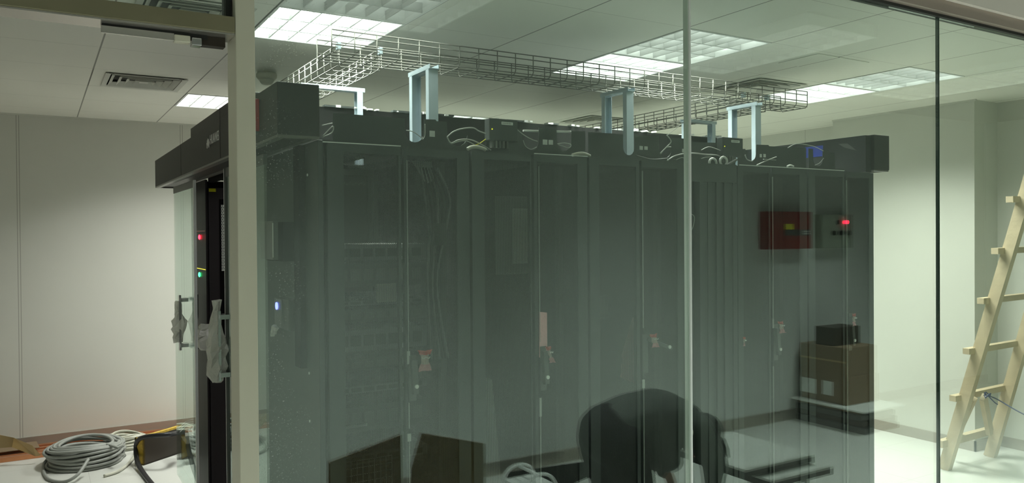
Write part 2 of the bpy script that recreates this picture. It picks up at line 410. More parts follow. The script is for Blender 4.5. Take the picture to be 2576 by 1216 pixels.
for k, (x, y, w) in enumerate(CORR):
    t = thing('corridor_lamp', ['corridor ceiling lamp left of the camera', 'corridor ceiling lamp right of the camera', 'corridor ceiling lamp above the bending person', 'corridor ceiling lamp near the fire panel'][k], 'ceiling lamp', (x, y, 2.9), 'corridor lamps')
    b = B().box((x-.3, y-.6, 2.83), (x-.29, y+.6, 2.8995)).box((x+.29, y-.6, 2.83), (x+.3, y+.6, 2.8995)).box((x-.29, y-.6, 2.83), (x+.29, y-.59, 2.8995)).box((x-.29, y+.59, 2.83), (x+.29, y+.6, 2.8995))
    b.build('frame', 'lampwhite', t)
    b = B()
    for q in range(1, 5): b.box((x-.29+.116*q-.002, y-.589, 2.832), (x-.29+.116*q+.002, y+.589, 2.875))
    for q in range(1, 10): b.box((x-.289, y-.59+.118*q-.002, 2.8325), (x+.289, y-.59+.118*q+.002, 2.8745))
    b.build('louvre', 'louvre', t)
    B().box((x-.28, y-.58, 2.890), (x+.28, y+.58, 2.8985)).build('diffuser', mat('corridor_diffuser', (.9, .9, .9), .5, emis=(1, .97, .9), es=1.0), t)

# ------------------------------------------------------------------ air outlets
def vent(i, j, label):
    x, y = GX0+i*PIT, GY0+j*PIT; cx, cy = x+PIT/2, y+PIT/2
    t = thing('air_diffuser', label, 'air vent', (cx, cy, CE), 'square ceiling air outlets')
    def ring(a, b, z0, z1, nm, mm):
        bb = B()
        v = []
        for (r, z) in ((a, z0), (b, z1)):
            v.append([(cx-r, cy-r, z), (cx+r, cy-r, z), (cx+r, cy+r, z), (cx-r, cy+r, z)])
        for k in range(4):
            q = [v[0][k], v[0][(k+1) % 4], v[1][(k+1) % 4], v[1][k]]
            n = bb.prism(q, (0, 0, .003))
        return bb.build(nm, mm, t)
    ring(PIT/2-.002, .215, CE, CE, 'plate', 'ceil')
    ring(.236, .205, CE-.010, CE-.006, 'frame', 'ventw')
    for k, r in enumerate((.198, .152, .106, .060)):
        ring(r, r-.026, CE-.010, CE+.014, 'vane', 'ventw')
    B().box((cx-.026, cy-.026, CE-.006), (cx+.026, cy+.026, CE-.003)).build('core', 'ventw', t)
    B().box((cx-.235, cy-.235, CE+.030), (cx+.235, cy+.235, CE+.033)).build('duct', 'darkgap', t)
    w_ = B()
    for (a0, a1) in (((-.215, -.215), (.215, -.212)), ((-.215, .212), (.215, .215)), ((-.215, -.212), (-.212, .212)), ((.212, -.212), (.215, .212))):
        w_.box((cx+a0[0], cy+a0[1], CE+.001), (cx+a1[0], cy+a1[1], CE+.0295))
    w_.build('neck', 'darkgap', t)
for (i, j, _k), lb in zip(VENTS, ['square ceiling air outlet left of the post, near the small lamp', 'large square air outlet above the door beam at the top', 'square ceiling air outlet above the right end of the wire tray', 'far square air outlet above the middle of the black racks']):
    vent(i, j, lb)
sm = thing('smoke_detector', 'round cream smoke detector on the ceiling beside the steel post', 'smoke detector', (1.225, 4.95, CE))
B().tube([(1.225, 4.95, CE), (1.225, 4.95, CE-.012), (1.225, 4.95, CE-.03), (1.225, 4.95, CE-.045)], [.055, .062, .062, .05], 20).build('base', 'ivory', sm)
B().tube([(1.225, 4.95, CE-.045), (1.225, 4.95, CE-.06), (1.225, 4.95, CE-.072)], [.046, .04, .03], 20).build('sensor_head', 'ivory', sm)
B().box((3.79, 2.92, CE-.004), (4.25, 3.2, CE-.001)).build('x', 'ceil').name = 'access_panel'
tag(bpy.data.objects['access_panel'], 'faint square access panel on the ceiling above the tray end', 'panel')

# ------------------------------------------------------------------ black racks
RTOP = 2.042
def xat(px, y=500): return hit(px, y, 'Y', RY).x
def rack_body(t, x0, x1, depth=1.08):
    y0 = RY+.026; b = B(); y1 = RY+depth
    for xs in (x0+.001, x1-.003): b.box((xs, y0, .05), (xs+.002, y1, RTOP))
    for xs in (x0+.004, x1-.034):
        for ys in (y0, y1-.03): b.box((xs, ys, .05), (xs+.03, ys+.03, RTOP))
    b.box((x0+.004, y0, RTOP-.035), (x1-.004, y0+.03, RTOP)).box((x0+.004, y1-.03, RTOP-.035), (x1-.004, y1, RTOP))
    b.box((x0+.004, y0+.03, RTOP-.003), (x1-.004, y0+.25, RTOP)).box((x0+.004, y1-.25, RTOP-.003), (x1-.004, y1-.03, RTOP))
    b.box((x0+.004, y0, .0), (x1-.004, y1, .05))
    if x0 > 1: b.box((x0+.004, y0+.251, RTOP-.003), (x1-.004, y1-.251, RTOP))
    else: b.box((x0+.004, y0+.251, RTOP-.003), (x0+.33, y1-.251, RTOP)).box((x0+.45, y0+.251, RTOP-.003), (x1-.004, y1-.251, RTOP))
    b.build('frame', 'black', t)
    r = B()
    for xs in (x0+.05, x1-.075):
        for ys in (y0+.10, y1-.2): r.box((xs, ys, .06), (xs+.025, ys+.004, RTOP-.04)).box((xs, ys, .06), (xs+.003, ys+.03, RTOP-.04))
    r.build('mounting_rails', 'rail', t)
    # rear door towards the aisle
    p = B().box((x0+.01, y1+.002, .06), (x1-.01, y1+.008, RTOP-.01)).build('rear_door', 'perf', t)
def door(t, x0, x1, mx0, mx1, mesh=True, mtop=2.008):
    a, b_ = x0+.0065, x1-.0065; y0, y1 = RY, RY+.022; zt, zb = RTOP-.004, .06
    b = B()
    if mesh:
        b.box((a, y0, zb), (mx0, y1, zt)).box((mx1, y0, zb), (b_, y1, zt)).box((mx0, y0, mtop), (mx1, y1, zt)).box((mx0, y0, zb), (mx1, y1, zb+.09))
    else: b.box((a, y0, zb), (b_, y1, zt), .0015)
    d = b.build('door', 'black', t)
    if mesh: B().box((mx0, y0+.006, zb+.09), (mx1, y0+.007, mtop)).build('perforated_panel', 'perf', d)
    return d
def handle(d, px, z0, z1, opened=None):
    x = xat(px, 900); h = B()
    h.box((x-.016, RY-.006, z0-.03), (x+.016, RY-.0005, z1+.02), .002); h.build('handle_plate', 'greyd', d)
    h = B()
    if opened: h.beam((x, RY-.02, z1), (x+opened[0], RY-.075, z1+opened[1]), .022, .016)
    else: h.beam((x+.002, RY-.014, z1), (x+.006, RY-.02, z0), .022, .016, (0, -1, 0))
    h.build('swing_handle', 'greyd', d)
    e = (x+opened[0]*.8, RY-.085, z1+opened[1]*.8) if opened else (x+.006, RY-.034, z0+.03)
    B().disc(e, .008, 'Y', .006, 14).build('lock', 'white', d)
def rod(d, px, segs):
    x = xat(px, 700)
    for (z0, z1, w) in segs:
        w *= .7 if w < .003 else 1
        B().box((x-w, RY-.006, z0), (x+w, RY-.0005, z1)).build('lock_rod', 'rod', d)
seam = [xat(p) for p in (820, 1013, 1184, 1340, 1480, 1611, 1727, 1854, 1940, 2032, 2126, 2199)]
racks = {}
def rack(k, s0, s1, s2, label, m):
    x0, x1, x2 = seam[s0], seam[s1], seam[s2]
    t = thing('server_rack', label, 'server rack', ((x0+x2)/2, RY+.5, 0), 'black racks in the near row')
    rack_body(t, x0, x2)
    mp = [xat(p, 600) for p in m]
    d1 = door(t, x0, x1, mp[0], mp[1]); d2 = door(t, x1, x2, mp[2], mp[3]); racks[k] = (t, d1, d2)
rack(1, 0, 1, 2, 'black mesh-door rack nearest the steel post, with a hanging pink bow', (866, 1004, 1026, 1151))
rack(2, 2, 3, 4, 'black mesh-door rack with a pale plate in it for light showing through', (1219, 1334, 1352, 1454))
rack(3, 4, 5, 6, 'black mesh-door rack whose door handle stands swung open', (1508, 1601, 1618, 1704))
rack(5, 7, 8, 9, 'black rack right of the open slot, pink bow beside its lock', (1870, 1934, 1945, 2012))
rack(6, 9, 10, 11, 'last black rack at the right end, tiny pink bag near its edge', (2051, 2120, 2133, 2186))
z = 1.15
handle(racks[1][2], 1036, 1.085, 1.215); rod(racks[1][2], 1025, [(1.24, 1.99, .0016), (1.20, 1.25, .006), (.95, 1.05, .002), (.9, .93, .007), (.1, .9, .0016)])
handle(racks[2][2], 1365, 1.06, 1.20); rod(racks[2][2], 1356, [(1.24, 1.99, .0012), (.92, 1.0, .005), (.1, .92, .0016)])
handle(racks[3][2], 1622, 1.08, 1.21, (.10, -.045)); rod(racks[3][2], 1616, [(1.26, 1.99, .0022), (.98, 1.02, .006), (.1, .98, .002)])
handle(racks[5][2], 1950, 1.06, 1.20); rod(racks[5][2], 1943, [(1.24, 1.99, .002), (1.2, 1.25, .004), (.1, 1.0, .002)])
handle(racks[6][2], 2137, 1.06, 1.22); rod(racks[6][2], 2129, [(.1, 1.99, .002)])

# rack 4: cooling unit with an open slot
t = thing('cooling_cabinet', 'narrow black cabinet with an open equipment slot beside the pale glass joint', 'cabinet', ((seam[6]+seam[7])/2, RY+.5, 0))
x0, x1 = seam[6], seam[7]; xs = xat(1760)
b = B().box((x0+.002, RY+.02, .05), (x0+.006, RY+1.05, RTOP)).box((x1-.006, RY+.02, .05), (x1-.002, RY+1.05, RTOP)).box((x0+.006, RY+.02, RTOP-.004), (x1-.006, RY+1.05, RTOP))
b.box((x0+.006, RY+.30, .05), (x1-.006, RY+.305, RTOP-.004)).box((x0+.002, RY, RTOP-.09), (x1-.002, RY+.019, RTOP)).box((x0+.004, RY+.02, 0), (x1-.004, RY+1.05, .05))
b.build('body', 'black', t)
b = B(); n = 9
for k in range(n):
    a = xs+(x1-xs)*k/n; c = xs+(x1-xs)*(k+1)/n; dy = (.0, .006, .002, .009, .0, .012, .003, .007, .0)[k]
    b.box((a+.0005, RY+dy, .06), (c-.0005, RY+.018, RTOP-.092))
b.build('folded_panel', 'black', t)
b = B().box((x0+.004, RY+.004, .06), (x0+.012, RY+.018, RTOP-.092)); b.build('slot_edge', 'greyd', t)
ra = random.Random(3)
for k in range(26):
    zz = .35+ra.random()*.85; xx = x0+.015+ra.random()*(xs-x0-.035); w = .006+ra.random()*.012
    B().box((xx, RY+.03+ra.random()*.05, zz), (xx+w, RY+.1, zz+.004+ra.random()*.028)).build('terminal', 'white', t)
b = B().box((x0+.02, RY+.04, 1.42), (x0+.04, RY+.05, 1.62)).box((x0+.045, RY+.05, .3), (x0+.052, RY+.06, 1.93)).box((x0+.02, RY+.035, .84), (xs-.012, RY+.06, .87))
b.build('slot_rail', 'rail', t)
B().tube([(x0+.036, RY+.09, .72), (x0+.036, RY+.03, .72)], [.03, .03], 24).build('fan', 'ivory', t)
B().tube(smooth_pts([(x0+.02, RY+.03, .7), (x0+.022, RY+.02, .62), (x0+.035, RY+.02, .56), (x0+.05, RY+.03, .5)]), .0035, 6).build('wire', 'cable', t)
B().tube(smooth_pts([(x0+.02, RY+.02, 1.80), (x0+.06, RY+.01, 1.78), (x0+.055, RY+.02, 1.72), (x0+.02, RY+.02, 1.70)]), .002, 6).build('wire', 'cable', t)

# end panel of the near row, its duct and the devices on it
EX = .898
t = thing('side_wall_cladding', 'black end wall of the rack row beside the steel post', 'panel', (EX, 3.35, 0))
B().box((EX-.02, RY+.002, 0), (EX, 3.86, 2.05), .002).build('board', 'black', t)
b = B().box((EX-.045, 2.975, 1.195), (EX-.0205, 3.055, 2.045), .002); b.build('cable_duct', 'black2', t)
for zz in (1.18, .998, 1.93): B().disc((EX-.0235, 2.945, zz), .005, 'X', .003, 10).build('screw', 'white', t)
b = B().box((EX-.06, 3.862, .03), (EX, 3.90, 2.05)); b.build('door_jamb', 'greyd', t)
t = thing('wall_controller', 'flat grey control box on the black end panel, upper of two devices', 'control box', (EX-.0205, 3.27, 1.6))
B().box((EX-.075, 3.105, 1.60), (EX-.0205, 3.375, 1.755), .003).build('back_box', 'black2', t)
B().box((EX-.095, 3.165, 1.605), (EX-.0755, 3.38, 1.76), .003).build('cover', 'grey', t)
B().box((EX-.0975, 3.162, 1.615), (EX-.0955, 3.170, 1.752)).build('edge_strip', 'white', t)  # painted highlight along the near edge of the cover
t = thing('card_reader', 'slim card reader with a blue ring light below the grey control box', 'card reader', (EX-.0205, 3.22, 1.33))
B().box((EX-.055, 3.10, 1.325), (EX-.0205, 3.25, 1.448), .003).build('body', 'greyd', t)
B().box((EX-.062, 3.18, 1.33), (EX-.0555, 3.29, 1.445), .002).build('face', 'grey', t)
B().disc((EX-.0665, 3.245, 1.415), .015, 'X', .004, 18).build('ring_light', 'ledb', t)
b = B(); ra = random.Random(5)
for k in range(7): b.tube([(EX-.066, 3.24+ra.random()*.04, 1.33), (EX-.07-ra.random()*.01, 3.235+ra.random()*.06, 1.285+ra.random()*.02)], [.012, .004], 5, smooth=False)
b.build('torn_film', 'film', t)

# ------------------------------------------------------------------ canopies
CX0, CX1 = .734, .886
t = thing('entrance_canopy', 'long black canopy over the sliding glass doors, with white lettering', 'canopy', (CX0, 4.5, 2.05))
b = B().box((CX0, RY, 2.062), (CX1, 6.19, 2.249), .002)
b.build('fascia', 'canopy', t)
B().box((CX0+.003, 3.36, 2.2495), (CX1-.003, 4.67, 2.300), .002).build('raised_cover', 'canopy', t)
b = B().box((CX0, RY+.003, 2.052), (CX0+.03, 6.187, 2.0615)).box((CX1-.02, RY+.003, 2.052), (CX1, 6.187, 2.0615)).box((CX0+.0302, RY+.003, 2.052), (CX1-.0202, RY+.03, 2.0615)).box((CX0+.0302, 6.16, 2.052), (CX1-.0202, 6.187, 2.0615))
b.build('lower_lip', 'lip', t)
for yy in (3.835, 5.0): B().box((CX0-.0012, yy, 2.064), (CX0-.0002, yy+.004, 2.299 if yy < 4.6 else 2.247)).build('panel_seam', 'darkgap', t)
def text(parent, body, loc, size, rotm, mm, name='lettering', depth=.0006, sx=1):
    c = bpy.data.curves.new(name, 'FONT'); c.body = body; c.size = size; c.extrude = depth; c.align_x = 'LEFT'; c.align_y = 'CENTER'
    o = bpy.data.objects.new(name, c); COL.objects.link(o)
    dg = bpy.context.evaluated_depsgraph_get(); me = bpy.data.meshes.new_from_object(o.evaluated_get(dg))
    bpy.data.objects.remove(o); me.transform(Matrix.Diagonal((sx, 1, 1, 1))); me.transform(rotm)
    n = bpy.data.objects.new(name, me); COL.objects.link(n); me.materials.clear(); me.materials.append(M[mm]); n.parent = parent
    n.location = Vector(loc)-origin(parent)
    return n
# text reading from far to near on the face that looks along -X
RL = Matrix(((0, 0, -1, 0), (-1, 0, 0, 0), (0, 1, 0, 0), (0, 0, 0, 1)))
text(t, 'HUAWEI', (CX0-.0008, 4.085, 2.172), .066, RL, 'logo', sx=.88)
fl = B()
for k in range(8):
    a = math.radians(-78+k*22.3); c = Vector((CX0-.0008, 4.135, 2.142))
    d = Vector((0, -math.sin(a), math.cos(a))); s_ = Vector((0, math.cos(a), math.sin(a)))
    L = .046 if k not in (0, 7) else .034
    fl.prism([c+d*.010, c+d*(L*.7)+s_*.0085, c+d*L+s_*.003, c+d*L-s_*.003, c+d*(L*.7)-s_*.0085], (-.0008, 0, 0))
fl.build('petal_emblem', 'logo', t)
t = thing('warning_light', 'small red strip light on the canopy beside the steel post', 'warning light', (CX0, 3.1, 2.15))
B().box((CX0-.022, 3.075, 2.10), (CX0-.0012, 3.20, 2.225), .003).build('lens', 'red', t)
B().box((CX0-.024, 3.07, 2.094), (CX0-.0012, 3.205, 2.0995)).build('base', 'greyd', t)
t = thing('end_canopy', 'plain black canopy box at the right end of the rack row', 'canopy', (4.22, 4.5, 2.05))
B().box((4.149, RY, 2.06), (4.292, 6.19, 2.262), .002).build('fascia', 'canopy', t)
B().box((4.10, RY+.02, 2.046), (4.1485, 6.19, 2.258), .001).build('inner_cheek', 'cheek', t)
b = B().box((4.155, RY+.004, 2.052), (4.29, RY+.03, 2.0595)).box((4.272, RY+.031, 2.052), (4.29, 6.18, 2.0595)); b.build('lower_lip', 'lip', t)
ba = hit(2071, 366, 'X', 4.0995); bb_ = hit(2026, 398, 'X', 4.0995)
B().box((4.094, ba.y, bb_.z), (4.0995, bb_.y, ba.z)).build('blue_sticker', 'blue', t)
B().prism([(4.0985, 3.02, 2.225), (4.0985, 2.98, 2.20), (4.0985, 2.90, 2.175), (4.0985, 2.93, 2.20), (4.0985, 2.96, 2.222)], (-.0006, 0, 0)).build('scuff_mark', 'grey', t)

# aisle roof and aisle header
t = thing('aisle_roof', 'long black roof of the aisle seen above the near racks', 'roof', (2.5, 4.4, 2.2))
B().box((1.0, 3.905, 2.06), (4.09, 3.93, 2.352)).box((1.0, 3.931, 2.335), (4.09, 5.09, 2.352)).box((1.0, 5.091, 2.06), (4.09, 5.11, 2.352)).build('shell', 'black2', t)
b = B(); ra = random.Random(11)
for k in range(34):
    xx = 1.2+ra.random()*2.8; w = .006+ra.random()*.02; b.box((xx, 3.90-.02*ra.random()-.004, 2.353), (xx+w, 3.925, 2.357+ra.random()*.012))
b.build('clips', 'white', t)
b = B()
for (a, c) in ((1.25, 1.44), (2.32, 2.44), (2.60, 2.68), (1.62, 1.98)): b.box((a, 3.893, 2.353), (c, 3.93, 2.362))
b.build('brackets', 'black', t)
t = thing('aisle_header', 'dark header box above the sliding door opening', 'header', (.94, 4.5, 2.0))
B().box((.8985, 3.905, 2.03), (.93, 5.08, 2.12)).box((.93, 3.905, 2.045), (1.1, 5.08, 2.06)).build('box', 'black2', t)

# ------------------------------------------------------------------ far rack row seen through the doorway
FX = .885
t = thing('end_column', 'black end column with red and green signal lights in the doorway', 'column', (FX, 5.3, 0))
B().box((FX, 5.095, 0), (FX+.012, 5.62, 2.05)).build('panel', 'mauve', t)
zr, zg = 1.697, 1.459
for (zz, mm, lm, lb) in ((zr, 'ledr', 'ledr', 'red'), (zg, 'ledg', 'ledy', 'green')):
    yy = hit(504, 597 if lb == 'red' else 695, 'X', FX).y
    B().ball((FX-.006, yy, zz), (.006, .02, .016)).build(lb+'_button', mm, t)
    B().box((FX-.002, 5.11, zz+.035), (FX-.0005, 5.50, zz+.040)).build(lb+'_line', 'red' if lb == 'red' else lm, t)
t = thing('far_cabinet', 'black cabinet with yellow label standing inside the doorway', 'cabinet', (1.2, 5.4, 0), None)
b = B().box((.8985, 5.112, 0), (1.5, 5.6, 2.04)).build('body', 'black2', t)
d = B().box((.902, 5.095, .08), (1.16, 5.1115, 2.0), .002).build('door', 'mauved', t)
B().box((.965, 5.0935, 1.93-.0), (1.10, 5.0948, 1.93-.9)).build('perforated_panel', 'black2', d)
px = [hit(553, 500, 'Y', 5.095).x, 1.1]
b = B(); zz = 1.485
b.box((px[0]+.006, 5.0915, 1.487), (1.10, 5.093, 1.895)); b.build('white_vent', 'pantl', d)
holes = B()
for r_ in range(40):
    for c_ in range(10):
        xx = .968+c_*.010+(r_ % 2)*.005; zz = 1.50+r_*.0105
        holes.disc((xx, 5.0905, zz), .0032, 'Y', .0008, 6)
holes.build('vent_holes', 'black2', d)
B().box((.905, 5.0915, 1.975), (.945, 5.0945, 1.995)).build('yellow_label', 'yellow', t)
B().box((.924, 5.086, 1.07), (.944, 5.0945, 1.24), .003).build('handle_plate', 'black2', d)
B().tube(smooth_pts([(.930, 5.085, 1.225), (.931, 5.07, 1.20), (.936, 5.065, 1.15), (.940, 5.068, 1.125)]), .007, 8).build('lever', 'chrome', d)
for k in range(4):
    tag(B().box((1.52+k*.62, 5.115, 0), (2.12+k*.62, 5.6, 2.04), .004).build('server_rack', 'black'), 'black rack of the far row, hidden behind the near row', 'server rack', 'black racks in the far row')

# ------------------------------------------------------------------ sliding glass doors
def slide(name, ya, yb, hy, label, edge_at):
    X = .80
    t = thing(name, label, 'door', (X, (ya+yb)/2, .05))
    B().box((X-.005, ya, .09), (X+.005, yb, 1.99)).build('glass_leaf', 'glass2', t)
    ey = edge_at; s_ = 1 if ey == ya else -1
    B().box((X-.0075, ey, .05), (X+.0075, ey+s_*.022, 2.035), .002).build('edge_profile', 'edgew', t)
    B().box((X-.008, ya+.024 if s_ > 0 else ya, 1.991), (X+.008, yb if s_ > 0 else yb-.024, 2.035)).build('top_rail', 'grey', t)
    h = B()
    for zz in (1.30, 1.02): h.box((X-.05, hy-.035, zz), (X-.0055, hy+.035, zz+.022))
    h.box((X-.056, hy-.018, 1.0), (X-.044, hy+.018, 1.34))
    hd = h.build('handle', 'chrome', t)
    h = B()
    for zz in (1.31, 1.01): h.box((X+.0055, hy-.03, zz), (X+.05, hy+.03, zz+.018))
    h.box((X+.044, hy-.016, 1.0), (X+.056, hy+.016, 1.34)); h.build('inner_handle', 'chrome', t)
    return t, hd, hy
def film(parent, c, h, r, seed, nm='plastic_wrap'):
    ra = random.Random(seed); b = B(); n = 11; pts = []; rad = []
    for k in range(n):
        f = k/(n-1); pts.append(Vector(c)+Vector((ra.uniform(-.004, .004), ra.uniform(-.012, .012), h*(f-.5)))); rad.append(r*(.55+.6*math.sin(math.pi*min(1, f*1.1+.1)))*ra.uniform(.8, 1.15))
    b.tube(pts, rad, 9)
    for v in b.bm.verts: v.co += Vector((ra.uniform(-.006, .006), ra.uniform(-.012, .012), ra.uniform(-.008, .008)))
    for f in b.bm.faces: f.smooth = False
    return b.build(nm, 'film', parent)
tl, hd, hy = slide('sliding_door', 4.945, 5.74, 5.22, 'left sliding glass door with a film-wrapped handle', 4.945)
film(tl, (.745, 5.24, 1.175), .25, .035, 1)
film(tl, (.86, 5.03, 1.10), .12, .06, 8, 'crumpled_film')
tr, hd, hy = slide('sliding_door', 3.27, 4.075, 4.0, 'right sliding glass door half hidden by the post, handle bagged in film', 4.075)
tr_b = [c for c in tr.children if c.name.startswith('edge')]
B().box((.786, 4.03, .05), (.814, 4.029, 2.035)).build('seal_strip', 'grey', tr)
film(tr, (.742, 4.03, 1.185), .40, .042, 2)

# ------------------------------------------------------------------ top-of-rack panels, boxes and cables
TY = 2.905
def tp(px, py, y=TY): p = hit(px, py, 'Y', y); return p
def zc(py, px, y=TY): return tp(px, py, y).z
def top_panel(prof, label, name='cable_trough_panel'):
    """prof: list of ('t', x0, x1, y0, y1) straight tops and ('u', x0, x1, ybottom) round notches, left to right"""
    pts = []
    for s_ in prof:
        if s_[0] == 't':
            a = tp(s_[1], s_[3]); c = tp(s_[2], s_[4]); pts += [(a.x, TY, a.z), (c.x, TY, c.z)]
        else:
            a = tp(s_[1], s_[3]); c = tp(s_[2], s_[3]); zb = max(a.z, RTOP+.004); w = (c.x-a.x)/2; cx = (a.x+c.x)/2
            hh = min(w, .05)
            for k in range(9):
                th = math.pi*k/8; pts.append((cx-w*math.cos(th), TY, zb+hh-hh*math.sin(th)))
    pts = [(pts[0][0], TY, RTOP+.001)]+pts+[(pts[-1][0], TY, RTOP+.001)]
    o = B().prism(pts, (0, .0025, 0)).build(name, 'black')
    return tag(o, label, 'panel', 'notched black panels on the rack tops')
top_panel([('t', 812, 838, 352, 352), ('t', 838, 1018, 284, 298), ('u', 1020, 1066, 357), ('t', 1067, 1096, 300, 301), ('t', 1098, 1124, 305, 306), ('u', 1126, 1176, 366)], 'notched black panel on top of the rack nearest the post')
top_panel([('t', 1184, 1222, 366, 366), ('t', 1226, 1313, 320, 325), ('u', 1315, 1355, 378), ('t', 1356, 1400, 322, 325), ('u', 1402, 1437, 379), ('t', 1438, 1472, 329, 331)], 'notched black panel carrying the first labelled control box')
top_panel([('t', 1480, 1567, 332, 338), ('u', 1568, 1596, 390), ('t', 1597, 1657, 341, 343), ('u', 1659, 1689, 396), ('t', 1690, 1724, 347, 349)], 'notched black panel around the foot of the middle tray bracket')
top_panel([('t', 1730, 1740, 350, 350), ('t', 1742, 1812, 357, 360), ('u', 1814, 1850, 404)], 'low black panel behind the loose cable loops near the pale glass joint')
top_panel([('t', 1856, 1875, 375, 375), ('u', 1877, 1902, 404), ('t', 1903, 1933, 364, 365), ('t', 1935, 2028, 368, 373)], 'notched black panel at the foot of the right tray bracket')
top_panel([('t', 2034, 2045, 374, 375), ('u', 2046, 2069, 418), ('t', 2070, 2084, 377, 378), ('t', 2086, 2100, 384, 385), ('t', 2101, 2124, 425, 425)], 'short black panel before the right end canopy')
wt = ['first pair of white labels, by the left bracket', 'white label pair between two round notches', 'white label pair right of the middle bracket', 'white label pair left of the pale glass joint', 'white label pair beside the right bracket foot']
for k, (cells) in enumerate([[(1080, 330, 1093, 344)], [(1365, 352, 1376, 364), (1379, 353, 1390, 364)], [(1608, 368, 1616, 377), (1620, 369, 1628, 377)], [(1715, 375, 1721, 384), (1726, 377, 1732, 385)], [(1911, 388, 1915, 396), (1920, 388, 1925, 396)]]):
    b = B()
    for (a0, b0, a1, b1) in cells:
        p = tp(a0, b1); q = tp(a1, b0); b.box((p.x, TY-.004, p.z), (q.x, TY-.0005, q.z))
    tag(b.build('cable_clip', 'white'), wt[k], 'clip', 'white clips on the notched panels')
def ctrl(px0, px1, pyt, pyb, label, mirror=False):
    a = tp(px0, pyb, 2.87); c = tp(px1, pyt, 2.87)
    t = thing('control_unit', label, 'control box', ((a.x+c.x)/2, 2.87, a.z), 'labelled black control boxes on the rack tops')
    B().box((a.x, 2.862, a.z), (c.x, 2.904, c.z), .003).build('case', 'black', t)
    w = c.x-a.x; hgt = c.z-a.z
    B().box((a.x+.42*w, 2.8605, c.z-.26*hgt), (a.x+.82*w, 2.8617, c.z-.13*hgt)).build('label_plate', 'white', t)
    b = B()
    for k in range(9): b.box((a.x+.45*w+.036*w*k, 2.8598, c.z-.225*hgt), (a.x+.465*w+.036*w*k, 2.8604, c.z-.165*hgt))
    b.build('label_print', 'greyd', t)
    b = B()
    for k in range(5): b.box((a.x+(.1+.13*k)*w, 2.866, a.z-.03), (a.x+(.16+.13*k)*w, 2.885, a.z-.0005))
    b.build('plugs', 'grey', t)
    B().disc((a.x+.09*w, 2.859, a.z+.5*hgt), .003, 'Y', .003, 8).build('led', 'ledy', t)
ctrl(1229, 1300, 303, 353, 'black control box with a white label, left one on the racks')
ctrl(1815, 1866, 349, 392, 'black control box with a white label, right one below the tray bracket')
def cable(pp, r, label, m='cable', y=2.875, name='data_cable', grp='loose cables on the rack tops'):
    pts = [hit(px, py, 'Y', y+(d if len(q) > 2 else 0)) for q in pp for (px, py, d) in [(q[0], q[1], q[2] if len(q) > 2 else 0)]]
    tag(B().tube(smooth_pts(pts, 6), r, 7).build(name, m), label, 'cable', grp)
cable([(812, 343), (837, 318), (835, 334), (812, 345)], .0022, 'white cable loop beside the left canopy')
cable([(810, 316), (836, 310)], .002, 'short straight white cable left of the first panel')
cable([(1022, 328), (1040, 332), (1058, 345), (1063, 350)], .002, 'grey cable bent across the left bracket leg')
cable([(1063, 352), (1069, 340), (1069, 312)], .0015, 'thin cable along the edge of the first notch')
cable([(1125, 345), (1140, 332), (1163, 324), (1190, 322), (1205, 330), (1222, 336)], .0028, 'white cable arching to the left control box')
cable([(1125, 345), (1135, 360), (1155, 352), (1185, 352), (1215, 366), (1235, 378)], .0028, 'white cable looping low in the wide gap')
cable([(1135, 362), (1170, 354), (1200, 368), (1228, 378)], .0022, 'thin white cable below the wide gap loop')
cable([(1190, 366), (1205, 362), (1222, 350)], .0018, 'yellow green cable at the left control box', 'yellow')
cable([(1176, 376), (1185, 371), (1200, 370), (1215, 374), (1222, 378)], .008, 'thick pale cable bundle on the left rack edge', 'coilw', 2.85)
cable([(1298, 324), (1315, 338), (1335, 350), (1352, 356)], .0025, 'grey cable right of the left control box')
cable([(1316, 353), (1322, 368), (1336, 376), (1350, 370)], .002, 'cable hanging round in the second notch')
cable([(1402, 362), (1420, 360), (1436, 364), (1430, 372), (1405, 364)], .0022, 'white cable loop in the third notch')
cable([(1440, 391), (1455, 387), (1470, 387), (1484, 393)], .008, 'pale cable bundle lying above the middle seam', 'coilw', 2.85)
cable([(1600, 391), (1640, 401), (1675, 399), (1698, 402)], .002, 'thin dark cable drooping over the rack edge', 'grey')
cable([(1677, 340), (1688, 356), (1675, 372), (1661, 386)], .0026, 'white zigzag cable left of the pale glass joint')
cable([(1662, 388), (1675, 372), (1688, 370)], .002, 'short white cable below the zigzag one')
cable([(1677, 342), (1690, 332), (1712, 314)], .0015, 'thin white string running up to the far bracket')
cable([(1678, 405), (1700, 392), (1735, 386), (1775, 389), (1805, 391), (1820, 402)], .0035, 'long white cable arch behind the pale glass joint')
cable([(1700, 403), (1717, 397), (1731, 406)], .0018, 'small grey cable hump under the arch')
cable([(1763, 400), (1776, 396), (1790, 396), (1786, 404)], .002, 'pale cable bit under the arch')
cable([(1764, 378), (1782, 370), (1800, 374), (1812, 379)], .002, 'grey cable reaching the right control box')
for nm, cx, cy, lb in (('a', 1795, 410, 'white cable roll lying flat at the rack edge'), ('b', 1822, 406, 'white cable roll standing up at the rack edge')):
    p = hit(cx, cy, 'Y', 2.85); b = B()
    b.tube([(p.x+.024*math.cos(a_), 2.855, p.z+.022*math.sin(a_)) for a_ in [2*math.pi*k/20 for k in range(20)]], .006, 8, True)
    tag(b.build('cable_roll', 'white'), lb, 'cable roll', 'white cable rolls')
p = hit(1826, 417, 'Y', 2.835); q = hit(1852, 402, 'Y', 2.835)
tag(B().beam(p, q, .02, .008).build('metal_bracket', 'grey'), 'tilted grey metal bracket leaning at the rack corner', 'bracket')
cable([(1874, 390), (1880, 402), (1893, 406)], .002, 'white cable curl under the right bracket')
cable([(1903, 416), (1930, 404), (1953, 395)], .0028, 'white cable slanting up right of the right bracket')
